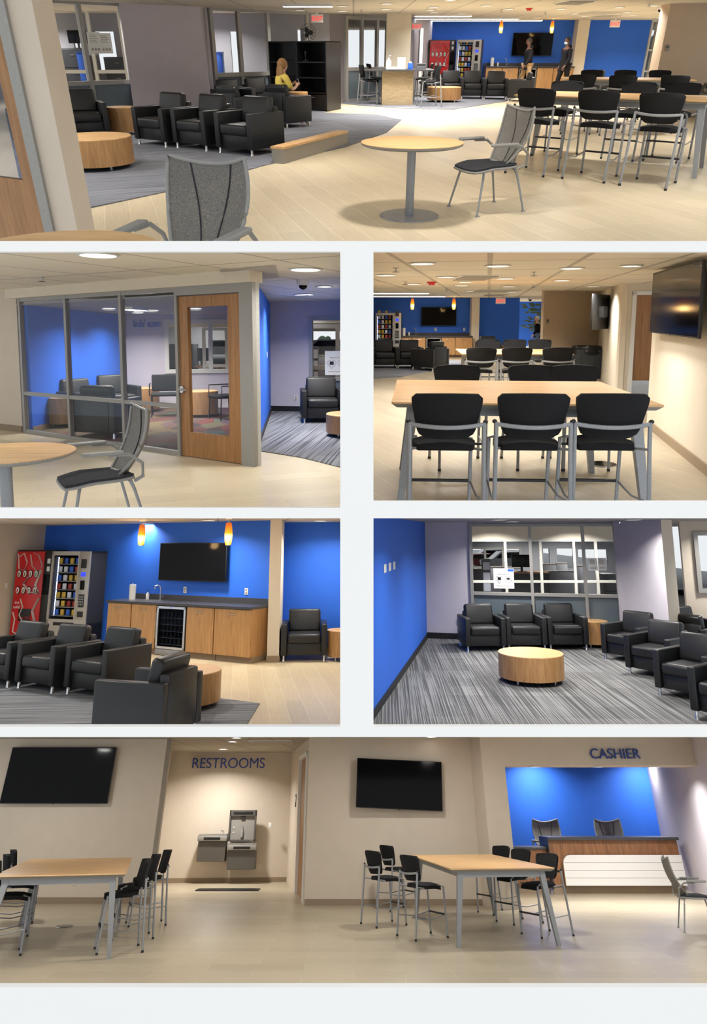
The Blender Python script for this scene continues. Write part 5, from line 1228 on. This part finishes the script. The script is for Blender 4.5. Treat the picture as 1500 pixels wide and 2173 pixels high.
struct('trim_4', B().box(2.823, 2.903, -.03, .1, 0, 2.774, mat=f).box(4.584, 4.664, -.03, .1, 0, 2.774, mat=f).box(2.823, 4.664, -.03, .1, 2.694, 2.774, mat=f), 'white')
struct('door_5', B().box(2.903, 4.584, .04, .08, 0, 2.694, mat=f), 'oakdoor')
wall('wall_middle', (-0.993, 16.64), (2.608, 16.64), 0, CEIL6, 'beige')
skirting('baseboard_middle', (-0.993, 16.64), (2.608, 16.64))
struct('wall_pier', B().box(2.739, 3.221, 15.995, 19.64, 0, CEIL6), 'beige')
struct('wall_pier', B().prism([(2.608, 16.64), (2.739, 15.995), (2.789, 16.64)], 0, CEIL6), 'beige')
struct('wall_header', B().box(3.221, 10.221, 15.995, 16.895, 2.455, CEIL6), 'beige')
wall('wall_cashier_back', (2.721, 21.264), (8.297, 21.264), 0, CEIL6, 'blue')
wall('wall_cashier_right', (8.297, 21.264), (7.042, 14.495), 0, CEIL6, 'lav')
# televisions
inst('tv6', make_tv(2.356, 1.097), 'large flat black television on the left wall of the '+V6, 'television', None, -6.549, 16.844, 0, 2.305)
inst('tv6b', make_tv(1.855, 0.929), 'slightly skewed black television between the restroom recess and the pier, '+V6, 'television', None, 0.989, 16.44, .06, 2.114, Matrix.Rotation(.04, 4, 'Y'))
words('restrooms_sign', 'RESTROOMS', 0.367, 'navy', 'dark blue RESTROOMS letters on the recess wall', 'lettering', -3.526, 21.137, .0, 2.629, .04)
words('cashier_sign', 'CASHIER', 0.275, 'navy', 'dark blue CASHIER letters on the header over the desk', 'lettering', 5.6, 15.965, .0, 2.579, .04)
# drinking fountains
def fountain_low(x, y, z, w, h, label):
    t = T('drinking_fountain', label, 'drinking fountain')
    B().box(-w/2, w/2, -.3, 0, 0, h*.72, .01).build('cabinet', 'bronze', t, False)
    B().box(-w/2-.02, w/2+.02, -.36, 0, h*.72, h*.92, .015).build('basin_apron', 'edge', t)
    B().box(-w/2-.01, w/2+.01, -.35, -.02, h*.92, h*.98, .012).build('basin', 'chrome', t)
    B().tube([(w*.32, -.1, h*.98), (w*.32, -.1, h*1.08), (w*.26, -.16, h*1.08)], .012).build('bubbler', 'chrome', t)
    B().box(-w*.3, w*.3, -.368, -.361, h*.77, h*.86, .004).build('push_bar', 'blackmetal', t)
    return put(t, x, y, 0, z)
fountain_low(-3.731, 21.167, 0.477, 0.731, 0.621, 'left and higher wall-hung drinking fountain under the RESTROOMS letters')
fountain_low(-2.931, 21.167, 0.305, 0.727, 0.584, 'right and lower drinking fountain joined below the bottle filler')
t = T('bottle_filler', 'grey bottle filling station panel above the right drinking fountain', 'bottle filler')
fw, fh = 0.727, 0.712
m = B(); m.box(-fw/2, -fw/2+.04, -.1, 0, 0, fh); m.box(fw/2-.04, fw/2, -.1, 0, 0, fh); m.box(-fw/2, fw/2, -.1, 0, fh*.82, fh); m.box(-fw/2, fw/2, -.1, 0, 0, .04); m.build('surround', 'bronze', t, False)
B().box(-fw/2+.04, fw/2-.04, -.03, -.01, .04, fh*.82).build('recess_panel', 'edge', t, False)
B().box(-fw*.36, fw*.36, -.11, -.101, fh*.87, fh*.95, .01).build('display_strip', 'blackmetal', t)
B().box(-.06, .06, -.08, -.03, fh*.72, fh*.8, .01).build('spout', 'black', t)
B().lathe([(0, .1), (.035, .1), (.035, .25), (.015, .31), (.015, .35), (0, .35)], 20, 0, -.06).build('bottle_picture', 'greyplastic', t)
for z in (.2, .32): B().lathe([(0, 0), (.015, 0), (.015, .01), (0, .01)], 12).build('indicator', 'white', t).matrix_local = Matrix.Translation((-fw*.32, -.031, z)) @ Matrix.Rotation(pi/2, 4, 'X')
put(t, -2.994, 21.167, 0, 0.909)
inst('sw1', None, 'white switch plate on the wall right of the drinking fountains', 'light switch', None, -2.258, 21.164, 0, 1.275)
t = T('floor_mat', 'black rubber mat on the floor under the drinking fountains', 'mat'); B().box(-.75, .75, -.2, .2, 0, .02, .008).build('mat', 'black', t); B().box(-.7, .7, -.17, .17, .02, .024, .002).build('tread', 'blackmetal', t); put(t, -2.991, 19.461)
t = T('restroom_sign', 'small black tactile sign beside the restroom door', 'sign'); B().box(-.09, .09, -.012, 0, -.14, .14, .004).build('plate', 'black', t); B().box(-.05, .05, -.015, -.012, -.03, .09).build('pictogram', 'white', t, False); put(t, -1.461, 19.54, -1.411, 1.833)
inst('out1', None, 'white power outlet under the left table on the wall of the '+V6, 'power outlet', None, -5.827, 16.939, 0, 0.363)
t = T('floor_box', 'round floor power box under the left table of the '+V6, 'floor outlet'); B().lathe([(0, 0), (.12, 0), (.13, .012), (0, .014)], 28).build('lid', 'screen', t); B().lathe([(.13, .0), (.15, 0), (.145, .008), (.13, .01)], 28).build('ring', 'chrome', t); put(t, -4.803, 13.875)
t = T('floor_box', 'round floor power box under the right table of the '+V6, 'floor outlet'); B().lathe([(0, 0), (.12, 0), (.13, .012), (0, .014)], 28).build('lid', 'screen', t); B().lathe([(.13, .0), (.15, 0), (.145, .008), (.13, .01)], 28).build('ring', 'chrome', t); put(t, 1.181, 14.854)
# cashier desk
t = T('cashier_desk', 'long cashier desk with dark top, walnut band and white boarded front', 'desk')
dw = 3.044
B().box(-.02, dw+.02, -.12, .75, 1.03, 1.09, .006).build('counter_top', 'stone', t, False)
B().box(0, dw, 0, .1, 0.721, 1.03).build('wood_band', 'walnut', t, False)
B().box(-.02, 0, -.1, .75, .1, 1.03).build('end_panel', 'stone', t, False)
m = B(); r = .18; xx0 = 0.279; pts = [(dw, .16), (dw, 0.721+.02), (xx0+r, 0.721+.02)]+[(xx0+r-r*math.sin(a), 0.721+.02-r+r*math.cos(a)) for a in [k*pi/12 for k in range(1, 7)]]+[(xx0, .16)]
m.hull8([(p, -.1, q) for p, q in pts], [(p, -.03, q) for p, q in pts]); wp = m.build('white_front', 'white', t, False)
m = B()
for k in range(1, 4): z = .16+(0.721-.14)*k/4; m.box(xx0+.01, dw-.01, -.1015, -.0995, z-.004, z+.004)
m.build('board_joint', 'edge', wp, False)
B().box(0, dw, 0, .1, .16, 0.721).build('front_panel', 'walnut', t, False); B().box(0, dw, .05, .1, 0, .16).build('toe_kick', 'base', t, False)
put(t, 4.583, 18.664)
t = T('return_counter', 'lower oak return counter left of the cashier desk', 'counter'); B().box(0, 0.878, -.05, .7, 0.84, 0.89, .004).build('counter_top', 'stone', t, False); B().box(0, 0.878, 0, .6, .14, 0.84).build('front_panel', 'walnut', t, False); B().box(0, 0.878, .05, .6, 0, .14).build('toe_kick', 'base', t, False); put(t, 3.675, 18.764)
for x, lb in ((5.019, 'left'), (6.64, 'right')): inst('msh', make_mesh_chair, 'grey mesh-back chair behind the cashier desk, %s one' % lb, 'chair', None, x, 19.964, 0, 0, Matrix.Scale(1.36/.94, 4))
MSH('grey mesh-back chair with armrests at the right edge before the desk', 5.599, 13.436, 1.35)
# high tables (long side runs away from the viewer)
inst('high6', make_high_table(1.589, 3.3), 'oak high table with grey splayed legs in the middle of the '+V6, 'table', None, 2.042, 13.586, 0.11)
for (x, y), s, lb in ((((1.118, 12.851)), 1, 'nearest on its left side'), (((0.573, 14.08)), 1, 'farthest left on its left side'), (((0.895, 15.995)), 1, 'hindmost on its left side'), (((2.938, 12.981)), -1, 'nearest on its right side'), (((2.791, 14.293)), -1, 'middle on its right side'), (((2.659, 15.466)), -1, 'farthest on its right side')):
    BAR('black bar chair at the middle table, %s, %s' % (lb, V6), x, y, (2.05 if s > 0 else -1.1), 'bar chairs at the middle table of the '+V6)
inst('high6b', make_high_table(1.7, 3.4), 'oak high table cut off at the left edge of the '+V6, 'table', None, -4.376, 12.511, 0.257)
for (x, y), s, lb in ((((-3.317, 11.693)), -1, 'nearest on its right side'), (((-3.45, 12.766)), -1, 'middle on its right side'), (((-3.582, 14.08)), -1, 'farthest on its right side'), (((-4.756, 11.455)), 1, 'nearest on its left side'), (((-5.307, 12.981)), 1, 'middle on its left side'), (((-5.8, 14.347)), 1, 'farthest on its left side')):
    BAR('black bar chair at the left table, %s, %s' % (lb, V6), x, y, (2.0 if s > 0 else -1.2), 'bar chairs at the left table of the '+V6)
for x, y in [(-2.63, 16.58), (-2.88, 17.58), (4.48, 16.23), (1.73, 16.35)]: downlight(x, y, CEIL6, V6, False, .1)
for x, y in [(3.951, 16.395), (5.333, 16.395), (6.602, 16.395)]: downlight(x, y, 2.455, V6, True, .09, .5)
for x, y, pw in [(-3.501, 19.967, 1.3), (1.038, 14.444, .8), (-6.435, 14.444, .8), (5.014, 20.564, .8), (8.075, 20.564, .8), (-4, 9, .9), (0, 9, .9), (4, 9.5, .9), (-1.6, 12, .8), (2.5, 12.5, .8), (6.2, 11, .9)]: downlight(x, y, CEIL6, V6, True, .11, pw)  # extra lights added over the tables, the recess and the cashier space
inst('retg6', make_panel(.5, .35), 'flat grey air grille in the ceiling above the RESTROOMS letters', 'air vent', None, -1.978, 17.716, 0, CEIL6)

# ================================================================ the front wall with its six openings
D0 = 2.72
X = lambda u: (u-PCX)*D0/FPX
Zc = lambda v: EYE.z+(PCY-v)*D0/FPX
CUR = 0; RM[0] = Matrix.Identity(4); FR = Matrix.Identity(4)
m = B()
for u0, u1, v0, v1 in ((-300, 1800, 514, 536), (722, 792, 536, 1559), (-300, 722, 1076, 1098), (792, 1800, 1062, 1098), (-300, 722, 1537, 1559), (792, 1800, 1537, 1559), (-300, 1800, 2086, 2500)):
    m.box(X(u0), X(u1), D0-.02, D0, Zc(v1), Zc(v0))
o = struct('wall_front', m, 'mat')
y0, y1 = D0+.01, 34
def wedge(name, u0, u1, v0, v1):
    q = lambda y: [((u-PCX)*y/FPX, y, EYE.z+(PCY-v)*y/FPX) for u, v in ((u0, v0), (u1, v0), (u1, v1), (u0, v1))]
    return struct(name, B().hull8(q(y0), q(y1)), 'beige')
wedge('wall_unseen_divider', 726, 788, 527, 1076); wedge('wall_unseen_divider', 726, 788, 1098, 1548)  # unseen wedges added to part the rooms and stop light leaking across

# trim every room to what lies behind its own opening (the rest could never be seen from here)
LIM = {1: (-230, 1730, -300, 524), 2: (-330, 724, 526, 1086), 3: (790, 1830, 526, 1079), 4: (-330, 724, 1088, 1547), 5: (790, 1830, 1081, 1547), 6: (-330, 1830, 1549, 2140)}
def trim_to_opening(o, room):
    u0, u1, v0, v1 = LIM[room]; ax, bx = (u0-PCX)/FPX, (u1-PCX)/FPX; az, bz = (PCY-v0)/FPX, (PCY-v1)/FPX
    planes = [((1, -ax, 0), EYE), ((-1, bx, 0), EYE), ((0, az, -1), EYE), ((0, -bz, 1), EYE), ((0, 1, 0), Vector((0, D0+.03, 0)))]
    M4 = o.matrix_world; co = [M4 @ v.co for v in o.data.vertices]
    if not co: return True
    act = []
    for n, p in planes:
        n = Vector(n); d = [(c-p).dot(n) for c in co]
        if max(d) < 1e-5: return False
        if min(d) < -1e-5: act.append((n, p))
    if not act: return True
    bm = bmesh.new(); bm.from_mesh(o.data); bm.transform(M4)
    for n, p in act:
        r = bmesh.ops.bisect_plane(bm, geom=bm.verts[:]+bm.edges[:]+bm.faces[:], plane_co=p, plane_no=n, clear_inner=True)
        ed = [e for e in r['geom_cut'] if isinstance(e, bmesh.types.BMEdge) and e.is_valid and len(e.link_faces) == 1]
        if ed:
            try: bmesh.ops.holes_fill(bm, edges=ed, sides=0)
            except Exception: pass
        if not bm.verts: break
    if not bm.faces: bm.free(); return False
    bm.transform(M4.inverted()); me = o.data.copy(); bm.to_mesh(me); bm.free(); o.data = me
    return True
bpy.context.view_layer.update()
dead = []
for top in [o for o in SC.objects if o.parent is None and o.name in OWNER and OWNER[o.name] in LIM]:
    r = OWNER[top.name]; alive = []
    for o in [top]+list(top.children_recursive):
        if o.type == 'MESH':
            if trim_to_opening(o, r): alive.append(o)
            else: dead.append(o)
    lamps = [c for c in top.children_recursive if c.type == 'LIGHT']
    if not alive:
        for c in lamps:
            mw = c.matrix_world.copy(); c.parent = None; c.matrix_world = mw
        dead.append(top)
for o in dead:
    for c in o.children: 
        if c not in dead and c.parent == o:
            mw = c.matrix_world.copy(); c.parent = o.parent; c.matrix_world = mw
for o in set(dead): bpy.data.objects.remove(o)
for o in SC.objects:
    if o.parent is not None:
        for k in ('label', 'category', 'group'):
            if k in o.keys() and o.type == 'MESH': del o[k]

# ceiling downlights and sprinklers are told apart by their distance
for kind, word in (('downlights in the', 'round recessed ceiling downlight'), ('sprinklers in the', 'small ceiling sprinkler'), ('linear ceiling', 'long linear ceiling light')):
    gs = {}
    for o in SC.objects:
        if o.parent is None and str(o.get('group', '')).startswith(kind): gs.setdefault(o['group'], []).append(o)
    for g, L in gs.items():
        L.sort(key=lambda o: (o.matrix_world.translation-EYE).length); view = g.split(' of the ')[-1] if ' of the ' in g else g.split(' in the ')[-1]
        for i, o in enumerate(L): o['label'] = '%s, %s by distance from the viewer, %s' % (word, ORD[min(i, len(ORD)-1)].replace('first', 'nearest'), view)
